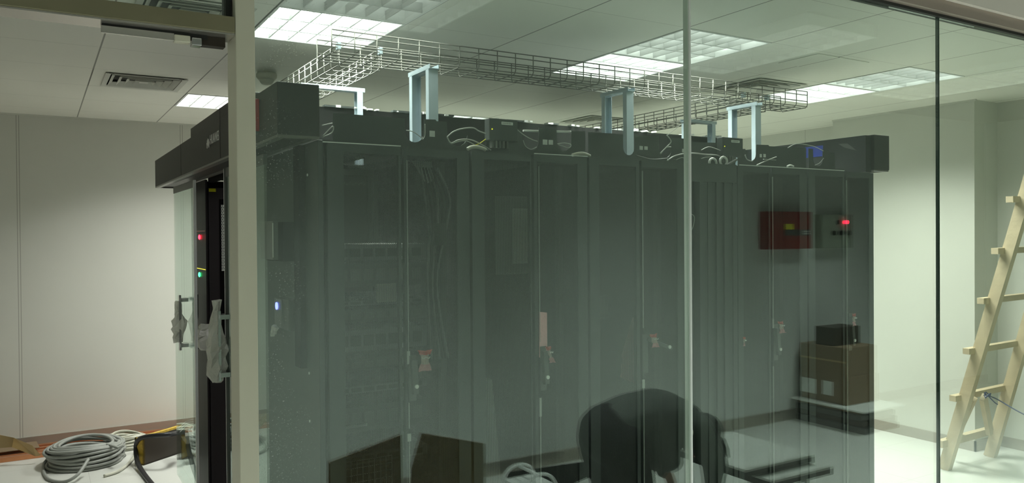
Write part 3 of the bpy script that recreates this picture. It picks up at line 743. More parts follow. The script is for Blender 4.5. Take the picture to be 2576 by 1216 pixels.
cable([(1920, 401), (1952, 403)], .002, 'short level white cable near the slanting one')
cable([(1982, 372), (2005, 362), (2045, 368), (2071, 380)], .0022, 'grey cable arching before the end canopy')
cable([(2050, 416), (2062, 410), (2072, 398)], .0018, 'thin cable hanging before the end canopy')
cable([(1980, 419), (1988, 416), (1996, 419)], .005, 'small white cable lump on the right rack edge', 'white', 2.85)
cable([(1316, 329), (1360, 330), (1400, 331), (1437, 332)], .005, 'straight pale rod behind the second notched panel', 'white', 2.93, 'pale_rod', 'pale rods on the rack tops')
# white edge strips along the rack tops
for (a0, b0, a1, b1, lb) in ((812, 361, 1008, 369, 'pale edge line above the first rack'), (1344, 381, 1478, 393, 'pale edge line above the middle rack'), (1860, 414, 2124, 431, 'pale edge line above the right racks')):
    p = hit(a0, b0, 'Y', RY); q = hit(a1, b1, 'Y', RY)
    tag(B().box((p.x, RY-.002, RTOP-.0005), (q.x, RY+.003, RTOP+.003)).build('edge_strip', 'white'), lb, 'edge strip', 'pale strips on the rack edges')

# ------------------------------------------------------------------ wire trays and brackets
def wire_tray(name, axis, a0, a1, c0, c1, z0, z1, label, step=.1, r=.0026):
    """a = along, c = across"""
    t = thing(name, label, 'cable tray', ((a0+a1)/2, (c0+c1)/2, z0) if axis == 'X' else ((c0+c1)/2, (a0+a1)/2, z0))
    P = (lambda a, c, z: (a, c, z)) if axis == 'X' else (lambda a, c, z: (c, a, z))
    lw = B()
    for c in [c0+(c1-c0)*k/4 for k in range(5)]: 
        lw.tube([P(a0, c, z0+.002), P(a1, c, z0+.002)], r, 6)
    for c in (c0, c1):
        for zz in (z0+.045, z0+.072 if False else z0+.072, z1): 
            if zz == z0+.045: continue
            lw.tube([P(a0, c, zz), P(a1, c, zz)], r, 6)
        lw.tube([P(a0, c, z0+.034), P(a1, c, z0+.034)], r, 6)
    lw.build('long_wires', 'wire', t)
    n = int(round((a1-a0)/step)); g = .012
    for k in range(n+1):
        a = a0+(a1-a0)*k/n
        pts = [P(a, c0, z1), P(a, c0, z0+g), P(a, c0+g, z0-.002), P(a, c1-g, z0-.002), P(a, c1, z0+g), P(a, c1, z1)]
        B().tube(pts, r, 6).build('cross_wire', 'wire', t)
    return t
ZB, ZT = 2.458, 2.552
wire_tray('wire_tray', 'X', 1.05, 4.01, 3.17, 3.37, ZB, ZT, 'long wire basket tray running over the near rack row')
wire_tray('wire_tray', 'Y', 3.39, 6.1, 1.15, 1.345, ZB-.006, ZT-.006, 'left wire basket tray running away over the aisle')
wire_tray('wire_tray', 'Y', 3.39, 6.1, 3.69, 3.895, ZB-.006, ZT-.006, 'right wire basket tray running away over the aisle')
for (x, y, lb) in ((1.15, 3.38, 'first'), (1.345, 3.38, 'second'), (3.69, 3.38, 'third'), (3.895, 3.38, 'fourth')):
    tag(B().box((x-.008, y-.014, ZT-.03), (x+.008, y+.014, ZT+.002), .002).build('tray_coupler', 'galv'), 'small zinc coupler joining wire trays, %s from the left' % lb, 'coupler', 'tray couplers')
def bracket(axis, fixed, c0, c1, label, zbase=RTOP+.001):
    P = (lambda a, c, z: (a, c, z)) if axis == 'X' else (lambda a, c, z: (c, a, z))
    w, d = .046, .03
    t = thing('tray_bracket', label, 'bracket', P(fixed, (c0+c1)/2, zbase), 'galvanised brackets carrying the wire trays')
    for c, s_ in ((c0, 1), (c1, -1)):
        b = B(); a0, a1 = fixed-w/2, fixed+w/2
        # open channel: web on the outside, two flanges pointing inwards
        b.box(P(a0, c, zbase), P(a1, c+s_*.003, ZB-.026)).box(P(a0, c+s_*.003, zbase), P(a0+.003, c+s_*d, ZB-.026)).box(P(a1-.003, c+s_*.003, zbase), P(a1, c+s_*d, ZB-.026))
        b.build('leg', 'galv', t)
    b = B(); a0, a1 = fixed-w/2, fixed+w/2
    b.box(P(a0, c0-.012, ZB-.025), P(a1, c1+.012, ZB-.022)).box(P(a0, c0-.012, ZB-.0215), P(a0+.003, c1+.012, ZB-.005)).box(P(a1-.003, c0-.012, ZB-.0215), P(a1, c1+.012, ZB-.005))
    b.build('crossbar', 'galv', t)
    n = B()
    for k in range(3):
        c = c0+(c1-c0)*(.32+.18*k); n.box(P(fixed-.008, c-.01, ZB-.0258), P(fixed+.008, c+.01, ZB-.0252))
    n.build('slots', 'white', t)
    return t
bracket('X', 1.508, 3.165, 3.375, 'left galvanised bracket under the long wire tray')
bracket('X', 2.625, 3.165, 3.375, 'middle galvanised bracket under the long wire tray')
bracket('X', 3.575, 3.165, 3.375, 'right galvanised bracket under the long wire tray')
bracket('Y', 3.87, 1.13, 1.435, 'galvanised bracket behind the left canopy, under the left cross tray')
bracket('Y', 3.87, 3.665, 3.93, 'galvanised bracket behind the pale glass joint, under the right cross tray')

# ------------------------------------------------------------------ what shows inside the racks
def unit(x0, x1, z0, z1, m, label, y=2.952, d=.45, kind='server_unit'):
    t = thing(kind, label, 'rack equipment', ((x0+x1)/2, y, z0), 'equipment inside the mesh-door racks')
    B().box((x0, y, z0), (x1, y+d, z1), .002).build('chassis', m, t)
    b = B(); n = max(2, int((x1-x0)/.05)); ra = random.Random(int(z0*999))
    for k in range(n):
        a = x0+.01+(x1-x0-.02)*k/n; b.box((a, y-.006, z0+.25*(z1-z0)), (a+.7*(x1-x0)/n, y-.0005, z0+.75*(z1-z0)))
    b.build('front_bays', 'serverd' if m == 'server' else 'grey', t)
    return t
r1a, r1b = seam[0]+.075, seam[2]-.08
lv = [(1.60, 1.665), (1.50, 1.59), (1.425, 1.445), (1.36, 1.41), (1.245, 1.33), (1.17, 1.215), (1.08, 1.11), (.93, 1.03), (.80, .84)]
nm = ['topmost', 'second', 'third', 'fourth', 'fifth', 'sixth', 'seventh', 'eighth', 'lowest']
for k, (a, c) in enumerate(lv):
    unit(r1a, r1b-.06, a, c, 'server' if k % 2 == 0 else 'serverd', '%s grey unit behind the mesh of the rack nearest the post' % nm[k])
def small(x0, x1, z0, z1, m, y, label, name, cat, d=.03):
    return tag(B().box((x0, y, z0), (x1, y+d, z1), .002).build(name, m), label, cat)
def pbox(px0, py0, px1, py1, y, m, label, name, cat, d=.02):
    a = hit(px0, py1, 'Y', y); c = hit(px1, py0, 'Y', y)
    return small(a.x, c.x, a.z, c.z, m, y, label, name, cat, d)
pbox(947, 713, 997, 762, 2.86, 'ivory', 'cream label sheet glimpsed through the first rack mesh', 'label_sheet', 'label', .002)
pbox(1092, 562, 1124, 618, 2.875, 'grey', 'grey breaker block inside the right half of the first rack', 'breaker_box', 'breaker')
pbox(870, 1065, 925, 1080, 2.93, 'white', 'white tray at the bottom left inside the first rack', 'white_tray', 'tray')
pbox(1247, 495, 1336, 692, 2.862, 'platem', 'grey plate standing in for light seen through the second rack', 'dim_glow_plate', 'plate', .004)  # grey plate put where dim light shows through the rack
pbox(1290, 525, 1338, 664, 2.852, 'pantl', 'pale inner plate standing in for brighter light seen through the second rack', 'light_plate', 'plate', .004)  # pale plate in place of the brighter light behind the mesh
pbox(1508, 745, 1530, 800, 2.86, 'grey', 'small grey switch box inside the third rack', 'switch_box', 'box')
a = [hit(px, py, 'Y', 2.85) for (px, py) in ((1217, 953), (1238, 955), (1247, 1060), (1268, 1300), (1212, 1300))]
tag(B().prism([tuple(v) for v in a], (0, .012, 0)).build('leaning_panel', 'pantl'), 'tall white tapering board leaning inside the second rack', 'board')
# cable bundle in rack 1
tb = thing('cable_bundle', 'bundle of cables hanging in the right half of the first rack', 'cables', (1.3, 2.98, 1.2))
for k in range(7):
    x = hit(1030+k*7, 400, 'Y', 2.98).x
    pts = smooth_pts([(x, 2.875, 1.97), (x+.02+.006*k, 2.875, 1.85), (x+.04, 2.88, 1.72), (x+.03-.006*k, 2.875, 1.5), (x+.04, 2.87, 1.2)])
    B().tube(pts, .004, 6).build('strand', 'cable' if k % 3 == 0 else 'hose', tb)
q = [tuple(hit(px, py, 'Y', 2.93)) for px, py in ((1036, 405), (1086, 407), (1092, 455), (1072, 462))]
tag(B().prism(q, (0, .003, 0)).build('lamp_glow_plate', 'pantl'), 'slanted white plate standing in for lamp light at the top of the first rack', 'plate')  # white plate placed where a lamp shows through the rack's open top
# wire basket and blue cable at the bottom
t = thing('wire_basket', 'pale wire basket at the foot of the first rack', 'basket', (1.05, 2.98, .3))
b = B(); x0, x1 = .96, 1.2
for k in range(9): b.tube([(x0, 2.93, .60+.028*k), (x1, 2.93, .60+.028*k)], .0018, 5)
for k in range(11): b.tube([(x0+k*.024, 2.93, .60), (x0+k*.024, 2.93, .824)], .0018, 5)
b.build('grid', 'white', t)
b = B()
for q in range(4):
    b.tube([(1.13+(.08+.006*q)*math.cos(a_), 3.02+.05*math.sin(a_), .60+.012*q) for a_ in [2*math.pi*k/24 for k in range(24)]], .006, 6, True)
tag(b.build('blue_cable_coil', 'blue'), 'blue cable coil at the foot of the first rack', 'cable')

# key bags hanging from the handles
def bag(px, py, w, h, label, y=RY-.035, tilt=0, seed=1):
    c = hit(px, py, 'Y', y); ra = random.Random(seed)
    t = thing('key_bag', label, 'key bag', c, 'pink key bags hanging on the rack handles')
    def sheet(z0, z1, w0, w1, nm, m):
        b = B(); n = 7; rows = 4; g = []
        for j in range(rows):
            f = j/(rows-1); ww = w0+(w1-w0)*f; row = []
            for i in range(n):
                u = i/(n-1)-.5; x = c.x+u*ww+tilt*(z0+(z1-z0)*f); z = c.z+z0+(z1-z0)*f+.12*w*abs(u)*(1 if f > .5 else -.4)
                row.append(b.bm.verts.new((x, c.y+ra.uniform(-.006, .006), z)))
            g.append(row)
        for j in range(rows-1):
            for i in range(n-1): b.bm.faces.new((g[j][i], g[j][i+1], g[j+1][i+1], g[j+1][i]))
        ret = bmesh.ops.solidify(b.bm, geom=b.bm.faces[:], thickness=.0015)
        return b.build(nm, m, t)
    sheet(.28*h, .5*h, w*.55, w, 'red_zip', 'bagred')
    sheet(-.18*h, .279*h, w*.6, w*.56, 'body', 'bagclear')
    sheet(-.5*h, -.181*h, w*.95, w*.6, 'lower_flap', 'pink')
    b = B()
    for s_ in (-1, 1): b.tube(smooth_pts([(c.x, c.y-.009, c.z+.2*h), (c.x+s_*.18*w, c.y-.011, c.z+.12*h), (c.x+s_*.28*w, c.y-.009, c.z+.2*h)]), .0016, 5)
    b.build('keys', 'white', t)
bag(1069, 908, .062, .078, 'pink bow-shaped key bag on the rack nearest the post', seed=1)
bag(1384, 893, .030, .070, 'narrow pink key bag on the second rack handle', tilt=-.35, seed=2)
bag(1647, 858, .050, .060, 'pink key bag on the swung-open handle', y=RY-.085, tilt=-.3, seed=3)
bag(1872, 860, .016, .045, 'tiny pink key bag near the folded black panel', seed=4)
bag(1966, 824, .048, .060, 'crumpled pink key bag on the fourth mesh rack', tilt=-.3, seed=5)
bag(2149, 805, .034, .066, 'small pink key bag at the far right rack', seed=6)
# pink protective films
def sheetpx(pts, y, m, label, name, cat, d=.002):
    q = [tuple(hit(px, py, 'Y', y)) for px, py in pts]
    return tag(B().prism(q, (0, d, 0)).build(name, m), label, cat)
sheetpx([(1357, 785), (1376, 787), (1377, 880), (1371, 900), (1357, 900)], RY-.004, 'pink', 'pink film strip above the second rack handle', 'pink_film', 'film')
sheetpx([(1592, 800), (1603, 797), (1603, 965), (1585, 960), (1562, 950), (1566, 890)], 2.85, 'pink', 'wide pink film sheet behind the third rack mesh', 'pink_film', 'film')

# ------------------------------------------------------------------ ladder
def wbeam(name, parent, p, q, w, h, up=(0, 0, 1)): return B().beam(p, q, w, h, up).build(name, 'wood', parent)
LX0, LX1 = 5.53, 6.13
t = thing('wooden_ladder', 'rough wooden stepladder standing on the floor at the right edge', 'ladder', (5.8, 3.0, 0))
def Lp(x, z, off=0): return Vector((x, 3.215-.275*z+off, z))
top = 2.25
wbeam('rail', t, Lp(LX0, .0), Lp(LX0+.03, top), .075, .05, (1, 0, 0)); wbeam('rail', t, Lp(LX1, .0), Lp(LX1-.08, top), .075, .05, (1, 0, 0))
for k, (px, py) in enumerate(((2356, 1118), (2391, 1003), (2428, 884), (2470, 757), (2505, 632), (2563, 503))):
    # height where the rung crosses the near rail
    y0 = 3.0; zz = .2
    for _ in range(12):
        hh = hit(px, py, 'Y', y0); zz = hh.z; y0 = 3.215-.275*zz+.05
    wbeam('rung', t, Vector((LX0-.085, y0-.01, zz)), Vector((LX1+.03, y0-.01, zz+.008)), .045, .04 if k else .05)
# rear legs of the stepladder
def Rp(x, z): return Vector((x, 3.215-.275*top-.06+(-.30)*(top-z)+.0, z))
wbeam('rear_leg', t, Vector((LX0+.05, 2.02, .02)), Vector((LX0+.05, 2.58, top)), .06, .045, (1, 0, 0))
wbeam('rear_leg', t, Vector((LX1-.05, 2.02, .02)), Vector((LX1-.05, 2.58, top)), .06, .045, (1, 0, 0))
a = hit(2398, 1118, 'Y', 3.27); c = hit(2450, 1004, 'Y', 3.05)
wbeam('brace', t, a, c, .05, .03, (0, 1, 0))
a = hit(2490, 1088, 'Y', 3.12); c = hit(2473, 1000, 'Y', 3.0)
wbeam('brace', t, a, c, .06, .03, (0, 1, 0))
p0 = hit(2484, 995, 'Y', 2.93)
pts = smooth_pts([p0, hit(2510, 1006, 'Y', 2.9), hit(2560, 1035, 'Y', 2.7), hit(2640, 1075, 'Y', 2.5)])
b = B().tube(pts, .004, 6); b.tube([p0+Vector((.02*math.cos(k), .03*math.sin(k)*.6, .018*math.sin(k*1.7))) for k in range(9)], .005, 6)
b.tube(smooth_pts([p0, p0+Vector((.05, -.02, -.05)), p0+Vector((.09, -.02, -.07))]), .004, 6)
tag(b.build('blue_rope', 'bluewire'), 'blue wire knotted round a rung of the wooden ladder', 'rope')
for (pp, lb) in (([(2545, 1040), (2590, 1036), (2620, 1052), (2570, 1060)], 'dark flat board on the floor right of the ladder, farther one'),):
    q = [hit(px, py+12, 'Z', .012) for px, py in pp]
    tag(B().prism([tuple(v) for v in q], (0, 0, -.011)).build('dark_board', 'greyd'), lb, 'board')

# ------------------------------------------------------------------ things on the floor, lower left
def coil(name, cx, cy, r, h, n, rc, m, label, seed, loose=True):
    ra = random.Random(seed); b = B()
    t = thing(name, label, 'cable coil', (cx, cy, 0))
    pts = []; N = 44; rad_n = 4
    for k in range(n*N):
        a_ = 2*math.pi*k/N; tn = k/N; col_ = int(tn) % rad_n; row = int(tn)//rad_n
        nxt = int(tn+1) % rad_n; fr = tn-int(tn); cc = col_+(nxt-col_)*max(0, fr-.85)/.15
        rr = r*(1-.085*cc)-(.012*(row % 2))+.006*math.sin(a_*2+int(tn)*1.3)
        zz = rc*1.05+row*rc*2.05+.010*(1+math.sin(a_*2+row))*(row > 1)+.006*cc
        ox, oy = .008*math.sin(int(tn)*1.9), .008*math.cos(int(tn)*2.3)
        pts.append((cx+ox+rr*math.cos(a_), cy+oy+rr*math.sin(a_), zz))
    b.tube(pts, rc, 7); b.build('windings', m, t)
    return t
t = coil('cable_coil', .300, 6.74, .262, .13, 24, .0115, 'coil', 'big grey cable coil lying on the floor at the left', 2)
p = []
for (px, py, z_) in ((300, 1128, .15), (262, 1118, .155), (205, 1118, .155), (160, 1130, .12), (112, 1165, .02), (118, 1203, .012), (160, 1213, .012), (195, 1195, .05), (222, 1156, .12)): p.append(hit(px, py, 'Z', z_))
B().tube(smooth_pts(p), .0115, 7).build('loose_end', 'coil', t)
p = []
for (px, py, z_) in ((345, 1112, .1), (345, 1130, .03), (330, 1160, .012), (300, 1185, .012), (262, 1198, .012)): p.append(hit(px, py, 'Z', z_))
B().tube(smooth_pts(p), .011, 7).build('loose_end', 'coilw', t)
coil('cable_coil', .60, 7.065, .145, .10, 20, .008, 'coilw', 'pale cable coil behind the big grey one', 4)
# copper bars along the far wall
for k in range(9):
    y = 7.52-.032*k; dz = .0; ra = random.Random(k)
    tag(B().box((-1.6, y-.026, .001), (1.02+ra.random()*.15, y, .012+.004*(k % 3)), .0008).build('copper_bar', 'copper'), 'flat copper bar lying along the wall, %s from the wall' % ['first', 'second', 'third', 'fourth', 'fifth', 'sixth', 'seventh', 'eighth', 'ninth'][k], 'copper bar', 'copper bars by the far wall')
tag(B().box((-1.5, 7.085, .001), (.40, 7.125, .035), .001).build('copper_bar', 'copper'), 'single copper bar lying in front of the others', 'copper bar', 'copper bars by the far wall')
tag(B().prism([(-1.2, 7.49, .05), (-.02, 7.45, .047), (.0, 7.22, .047), (-1.2, 7.22, .05)], (0, 0, .004)).build('brown_sheet', 'card'), 'brown sheet lying over the copper bars at the left edge', 'sheet')
q = [hit(px, py, 'Z', z_) for px, py, z_ in ((-60, 1078, .34), (0, 1095, .26), (35, 1102, .21), (82, 1122, .14), (103, 1147, .06), (90, 1149, .06), (30, 1126, .13), (0, 1128, .15), (-60, 1120, .22))]
b = B(); bm = b.bm; vs = [bm.verts.new(v) for v in q]
for q4 in ((0, 1, 7, 8), (1, 2, 6, 7), (2, 3, 5, 6), (3, 4, 5)):
    bm.faces.new([vs[k] for k in q4])
bmesh.ops.solidify(bm, geom=bm.faces[:], thickness=.004)
tag(b.build('pale_cardboard', 'cardpale'), 'pale bent cardboard sheet at the lower left edge', 'cardboard')
# dark wooden box with yellow taped rim
t = thing('dark_box', 'dark brown box with yellow taped rim beside the glass door', 'box', (.8, 6.5, 0))
P0 = hit(362, 1172, 'Z', 0); P1 = hit(466, 1137, 'Z', 0); dv = (P1-P0); dv.z = 0; nrm = Vector((-dv.y, dv.x, 0)).normalized()*.09
hh = .20
def wallp(a, c, nm, m, z0=0, z1=hh, th=.012):
    a, c = Vector(a), Vector(c); d = (c-a).normalized(); s_ = Vector((-d.y, d.x, 0))*th
    return B().prism([a+Vector((0, 0, z0)), c+Vector((0, 0, z0)), c+Vector((0, 0, z1)), a+Vector((0, 0, z1))], s_).build(nm, m, t)
wallp(P0, P1, 'front_side', 'darkbox'); wallp(P1, P1+nrm, 'right_side', 'darkbox'); wallp(P0+nrm, P0, 'left_side', 'tape'); wallp(P1+nrm, P0+nrm, 'back_side', 'darkbox')
B().prism([P0, P1, P1+nrm, P0+nrm], (0, 0, .01)).build('bottom', 'darkbox', t)
wallp(P0-dv*.04+Vector((0, 0, 0)), P0+dv*.92, 'taped_rim', 'tape', hh+.0005, hh+.016, .03)
pts = [hit(px, py, 'Z', z_) for px, py, z_ in ((446, 1090, .22), (425, 1094, .25), (378, 1098, .24), (350, 1106, .2), (342, 1125, .13), (345, 1160, .05), (360, 1190, .02), (392, 1230, .02), (430, 1270, .02))]
tag(B().tube(smooth_pts(pts), .017, 10).build('black_hose', 'hose'), 'thick black hose curling over the dark box to the floor', 'hose')
pts = [hit(px, py, 'Z', z_) for px, py, z_ in ((452, 1088, .19), (470, 1072, .22), (490, 1066, .25), (510, 1072, .2))]
for k in range(3):
    tag(B().tube(smooth_pts([v+Vector((0, .02*k, .012*k)) for v in pts]), .004, 6).build('white_cable', 'white'), 'thin white cable seen through the left glass door', 'cable', 'thin white cables behind the left door')
tag(B().box((.93, 6.25, 0), (1.35, 6.5, .16), .004).build('storage_crate', 'greyd'), 'dark grey crate seen through the left glass door', 'crate')

# ------------------------------------------------------------------ camera side of the glass: what its reflection shows
def vb(px, py, Yv): return mir(hit(px, py, 'Y', Yv))
YW = 2*GY-CB
a = mir(hit(1912, 628, 'Y', YW)); c = mir(hit(2022, 534, 'Y', YW))
t = thing('fire_alarm_panel', 'red fire alarm panel on the corridor wall, mirrored in the glass', 'alarm panel', (a.x, CB, a.z))
B().box((a.x, CB+.001, a.z), (c.x, CB+.10, c.z), .004).build('case', 'redbox', t)
w, h_ = c.x-a.x, c.z-a.z
B().box((a.x+.37*w, CB+.1005, a.z+.52*h_), (a.x+.56*w, CB+.104, a.z+.67*h_)).build('yellow_screen', 'yellow', t)
B().box((a.x+.36*w, CB+.1005, a.z+.36*h_), (a.x+.96*w, CB+.103, a.z+.515*h_)).build('key_field', 'greyd', t)
b = B()
for k in range(12): b.box((a.x+(.78+.028*(k % 6))*w, CB+.1035, a.z+(.39+.06*(k//6))*h_), (a.x+(.795+.028*(k % 6))*w, CB+.106, a.z+(.425+.06*(k//6))*h_))
b.build('keys', 'white', t)
a = mir(hit(2050, 625, 'Y', YW)); c = mir(hit(2126, 541, 'Y', YW))
t = thing('gas_control_box', 'grey-green control box with red lamp beside the fire alarm panel', 'control box', (a.x, CB, a.z))
B().box((a.x, CB+.001, a.z), (c.x, CB+.09, c.z), .004).build('case', mat('box_green', (.33, .37, .30), .5), t)
w, h_ = c.x-a.x, c.z-a.z
b = B()
for k in range(3): b.disc((a.x+(.35+.23*k)*w, CB+.0905, a.z+.45*h_), .022, 'Y', .03, 14)
b.build('key_switch', 'darkgap', t)
B().disc((a.x+.50*w, CB+.0905, a.z+.77*h_), .02, 'Y', .02, 14).build('dark_button', 'darkgap', t)
B().disc((a.x+.73*w, CB+.0905, a.z+.77*h_), .017, 'Y', .03, 16).build('red_lamp', mat('alarm_lamp', (.4, 0, 0), .3, emis=(1, .02, .06), es=11), t)

# cartons on a pallet by the corridor wall
def rb(x0, x1, yv0, yv1, z0, z1, m, name, parent=None, bev=.004):
    return B().box((x0, 2*GY-yv1, z0), (x1, 2*GY-yv0, z1), bev).build(name, m, parent)
t = thing('pallet', 'dark stacked pallet carrying cartons against the corridor wall', 'pallet', (6.3, -.5, 0))
for k, (z0, z1, m_) in enumerate(((.0, .05, 'greyd'), (.055, .10, 'darkbox'), (.105, .15, 'greyd'), (.155, .19, 'card'))):
    rb(5.90+.02*(k % 2), 6.38, 4.10+.02*k, 4.78, z0, z1, m_, 'layer', t)
rb(5.84, 6.40, 4.06, 4.80, .191, .205, 'white', 'white_board', t, .002)
t1 = thing('carton', 'large brown carton with two white labels, lower one on the pallet', 'carton', (6.3, -.5, .205))
rb(5.93, 6.36, 4.28, 4.76, .206, .45, 'card', 'body', t1)
for (pa, pb, pc, pd) in ((2018, 955, 2055, 990), (2072, 962, 2098, 998)):
    p = hit(pa, pd, 'X', 5.93); q = hit(pc, pb, 'X', 5.93)
    B().box((5.9265, 2*GY-p.y, min(p.z, q.z)+.02), (5.9295, 2*GY-q.y, max(p.z, q.z))).build('label', 'white', t1)
t2 = thing('carton', 'brown carton stacked on the labelled carton', 'carton', (6.3, -.5, .45))
rb(5.92, 6.35, 4.29, 4.76, .452, .70, 'card', 'body', t2)
B().box((5.9165, 2*GY-4.76, .57), (5.9195, 2*GY-4.29, .585)).build('tape', 'cardpale', t2)
t3 = tag(rb(5.95, 6.30, 4.42, 4.62, .702, .86, 'darkbox', 'dark_case'), 'small dark case on top of the brown cartons', 'case')
# raised floor panels on pedestals
for k, (x, yv, z0, lb) in enumerate(((3.20, 2.93, .405, 'upper pale floor panel resting on pedestals in the corridor'), (3.33, 2.86, .345, 'lower pale floor panel, slightly shifted below the upper one'))):
    t = thing('floor_panel', lb, 'floor panel', (x+.3, 2*GY-yv-.3, z0), 'lifted floor panels in the corridor')
    B().box((x, 2*GY-yv-.6, z0+.022), (x+.56-.06*k, 2*GY-yv, z0+.036), .001).build('top_sheet', 'slab', t)
    B().box((x, 2*GY-yv-.6, z0-.012), (x+.56-.06*k, 2*GY-yv, z0+.0215), .001).build('core', 'darkgap', t)
for k, (x, yv) in enumerate(((3.36, 2.95), (3.72, 2.95), (3.36, 3.35), (3.72, 3.35))):
    t = thing('floor_pedestal', 'steel pedestal under the lifted floor panels', 'pedestal', (x, 2*GY-yv, 0), 'pedestals under the floor panels')
    B().tube([(x, 2*GY-yv, 0.006), (x, 2*GY-yv, .33)], .014, 10).build('rod', 'rod', t)
    B().box((x-.05, 2*GY-yv-.05, 0), (x+.05, 2*GY-yv+.05, .006)).build('foot', 'rod', t)
# open brown carton in front of the glass
t = thing('open_carton', 'dark brown open carton standing on the corridor floor', 'carton', (1.4, .8, 0))
def vpoly(pts, Yv, name, m, parent, th=.006):
    q = []
    for (px, py) in pts:
        if py is None:
            v = vb(px, 1216, Yv); v.z = .012
        else: v = vb(px, py, Yv)
        q.append(tuple(v))
    return B().prism(q, (0, -th, 0)).build(name, m, parent)
vpoly([(828, 1166), (1012, 1095), (1019, None), (828, None)], 2.80, 'side_flap', 'darkcard', t)
vpoly([(1063, 1092), (1222, 1118), (1222, None), (1024, None), (1037, 1180)], 2.90, 'front_board', 'darkcard', t)
e0 = vb(1222, 1118, 2.90); B().box((e0.x-.006, e0.y-.30, .012), (e0.x, e0.y-.007, e0.z*.8)).build('side_board', 'darkcard', t)
tag(B().prism([tuple(v) for v in (mir(hit(1275, 1190, 'Z', .03)), mir(hit(1470, 1163, 'Z', .03)), mir(hit(1520, 1175, 'Z', .03)), mir(hit(1330, 1260, 'Z', .03)))], (0, 0, -.029)).build('floor_gap_sheet', 'black2'), 'black mat standing in for the open floor by the back wall', 'mat')  # flat black sheet added in place of missing floor panels
t = thing('tube_stool', 'white bent tube frame standing in the corridor', 'stool', (2.4, -.3, 0))
c0 = mir(hit(1330, 1195, 'Y', 4.1)); 
b = B()
for dy in (-.12, .12):
    b.tube(smooth_pts([(c0.x-.12, c0.y+dy, .045), (c0.x-.10, c0.y+dy, c0.z-.04), (c0.x-.04, c0.y+dy, c0.z+.02), (c0.x+.06, c0.y+dy, c0.z+.02), (c0.x+.12, c0.y+dy, c0.z-.04), (c0.x+.14, c0.y+dy, .045)]), .011, 8)
b.tube([(c0.x, c0.y-.12, c0.z+.025), (c0.x, c0.y+.12, c0.z+.025)], .011, 8)
b.build('frame', 'white', t)
B().box((c0.x-.1, c0.y-.12, c0.z-.06), (c0.x+.12, c0.y+.12, c0.z-.045)).build('seat', 'white', t)

# ------------------------------------------------------------------ bending person
def blob(name, chains, m, parent, voxel=.011, smooth=6):
    """one continuous skin grown over chains of tapering limbs; each chain is [(point, radius across, radius up), ...]"""
    off = origin(parent); b = B(); bm = b.bm
    def ell(c, r, ru):
        ret = bmesh.ops.create_icosphere(bm, subdivisions=2, radius=1)
        for v in ret['verts']: v.co = Vector((v.co.x*(r+ru)/2, v.co.y*r, v.co.z*ru))+c
    for ch in chains:
        for k in range(len(ch)-1):
            p, r0, u0 = ch[k]; q, r1, u1 = ch[k+1]; p, q = Vector(p), Vector(q)
            n = max(2, int((q-p).length/.018))
            for t_ in range(n+1):
                f = t_/n; f2 = f*f*(3-2*f); ell(p.lerp(q, f), r0+(r1-r0)*f2, u0+(u1-u0)*f2)
    me = bpy.data.meshes.new(name)
    for v in bm.verts: v.co -= off
    bm.to_mesh(me); bm.free()
    o = bpy.data.objects.new(name, me); COL.objects.link(o)
    r = o.modifiers.new('remesh', 'REMESH'); r.mode = 'VOXEL'; r.voxel_size = voxel; r.use_smooth_shade = True
    sm_ = o.modifiers.new('smooth', 'SMOOTH'); sm_.iterations = smooth; sm_.factor = .6
    dg = bpy.context.evaluated_depsgraph_get(); me2 = bpy.data.meshes.new_from_object(o.evaluated_get(dg))
    bpy.data.objects.remove(o); bpy.data.meshes.remove(me); me2.name = name
    for p_ in me2.polygons: p_.use_smooth = True
    me2.materials.clear(); me2.materials.append(M[m])
    n_ = bpy.data.objects.new(name, me2); COL.objects.link(n_); n_.parent = parent
    return n_
PYV = 2.92; YC = 2*GY-PYV
def V(x, dy, z): return (x, YC+dy, z)
hip = V(2.34, 0, .78)
person = thing('person', 'person in a dark jacket and black trousers bending over in the corridor', 'person', (2.35, YC, 0))
# skeleton of the body: pelvis, spine, neck, head, arms, legs
spine = [(hip, .12, .12), (V(2.45, 0, .80), .12, .11), (V(2.58, 0, .80), .13, .11), (V(2.70, 0, .765), .14, .10), (V(2.77, 0, .725), .07, .07), (V(2.82, 0, .70), .05, .05), (V(2.865, 0, .675), .055, .06)]
bc = [spine]; jc = [[(V(2.33, 0, .785), .165, .13), (V(2.44, 0, .80), .17, .14), (V(2.57, 0, .795), .185, .15), (V(2.68, 0, .765), .18, .13), (V(2.765, 0, .725), .085, .085)]]
tc_ = [[(V(2.30, 0, .76), .165, .15), (V(2.37, 0, .75), .155, .15)]]
for s_ in (-1, 1):
    bc.append([(V(2.71, s_*.15, .745), .055, .055), (V(2.76, s_*.20, .60), .042, .045), (V(2.78, s_*.17, .49), .034, .036), (V(2.80, s_*.14, .42), .026, .03), (V(2.812, s_*.14, .375), .036, .016), (V(2.822, s_*.14, .335), .038, .015)])
    bc.append([(V(2.30, s_*.09, .74), .09, .09), (V(2.37, s_*.12, .46), .06, .06), (V(2.29, s_*.13, .12), .042, .042), (V(2.31, s_*.13, .06), .04, .04)])
    jc.append([(V(2.70, s_*.15, .755), .085, .085), (V(2.76, s_*.21, .60), .064, .066), (V(2.785, s_*.175, .47), .048, .05)])
    tc_.append([(V(2.31, s_*.085, .72), .115, .13), (V(2.38, s_*.12, .46), .085, .09), (V(2.30, s_*.13, .20), .070, .072), (V(2.295, s_*.13, .065), .07, .06)])
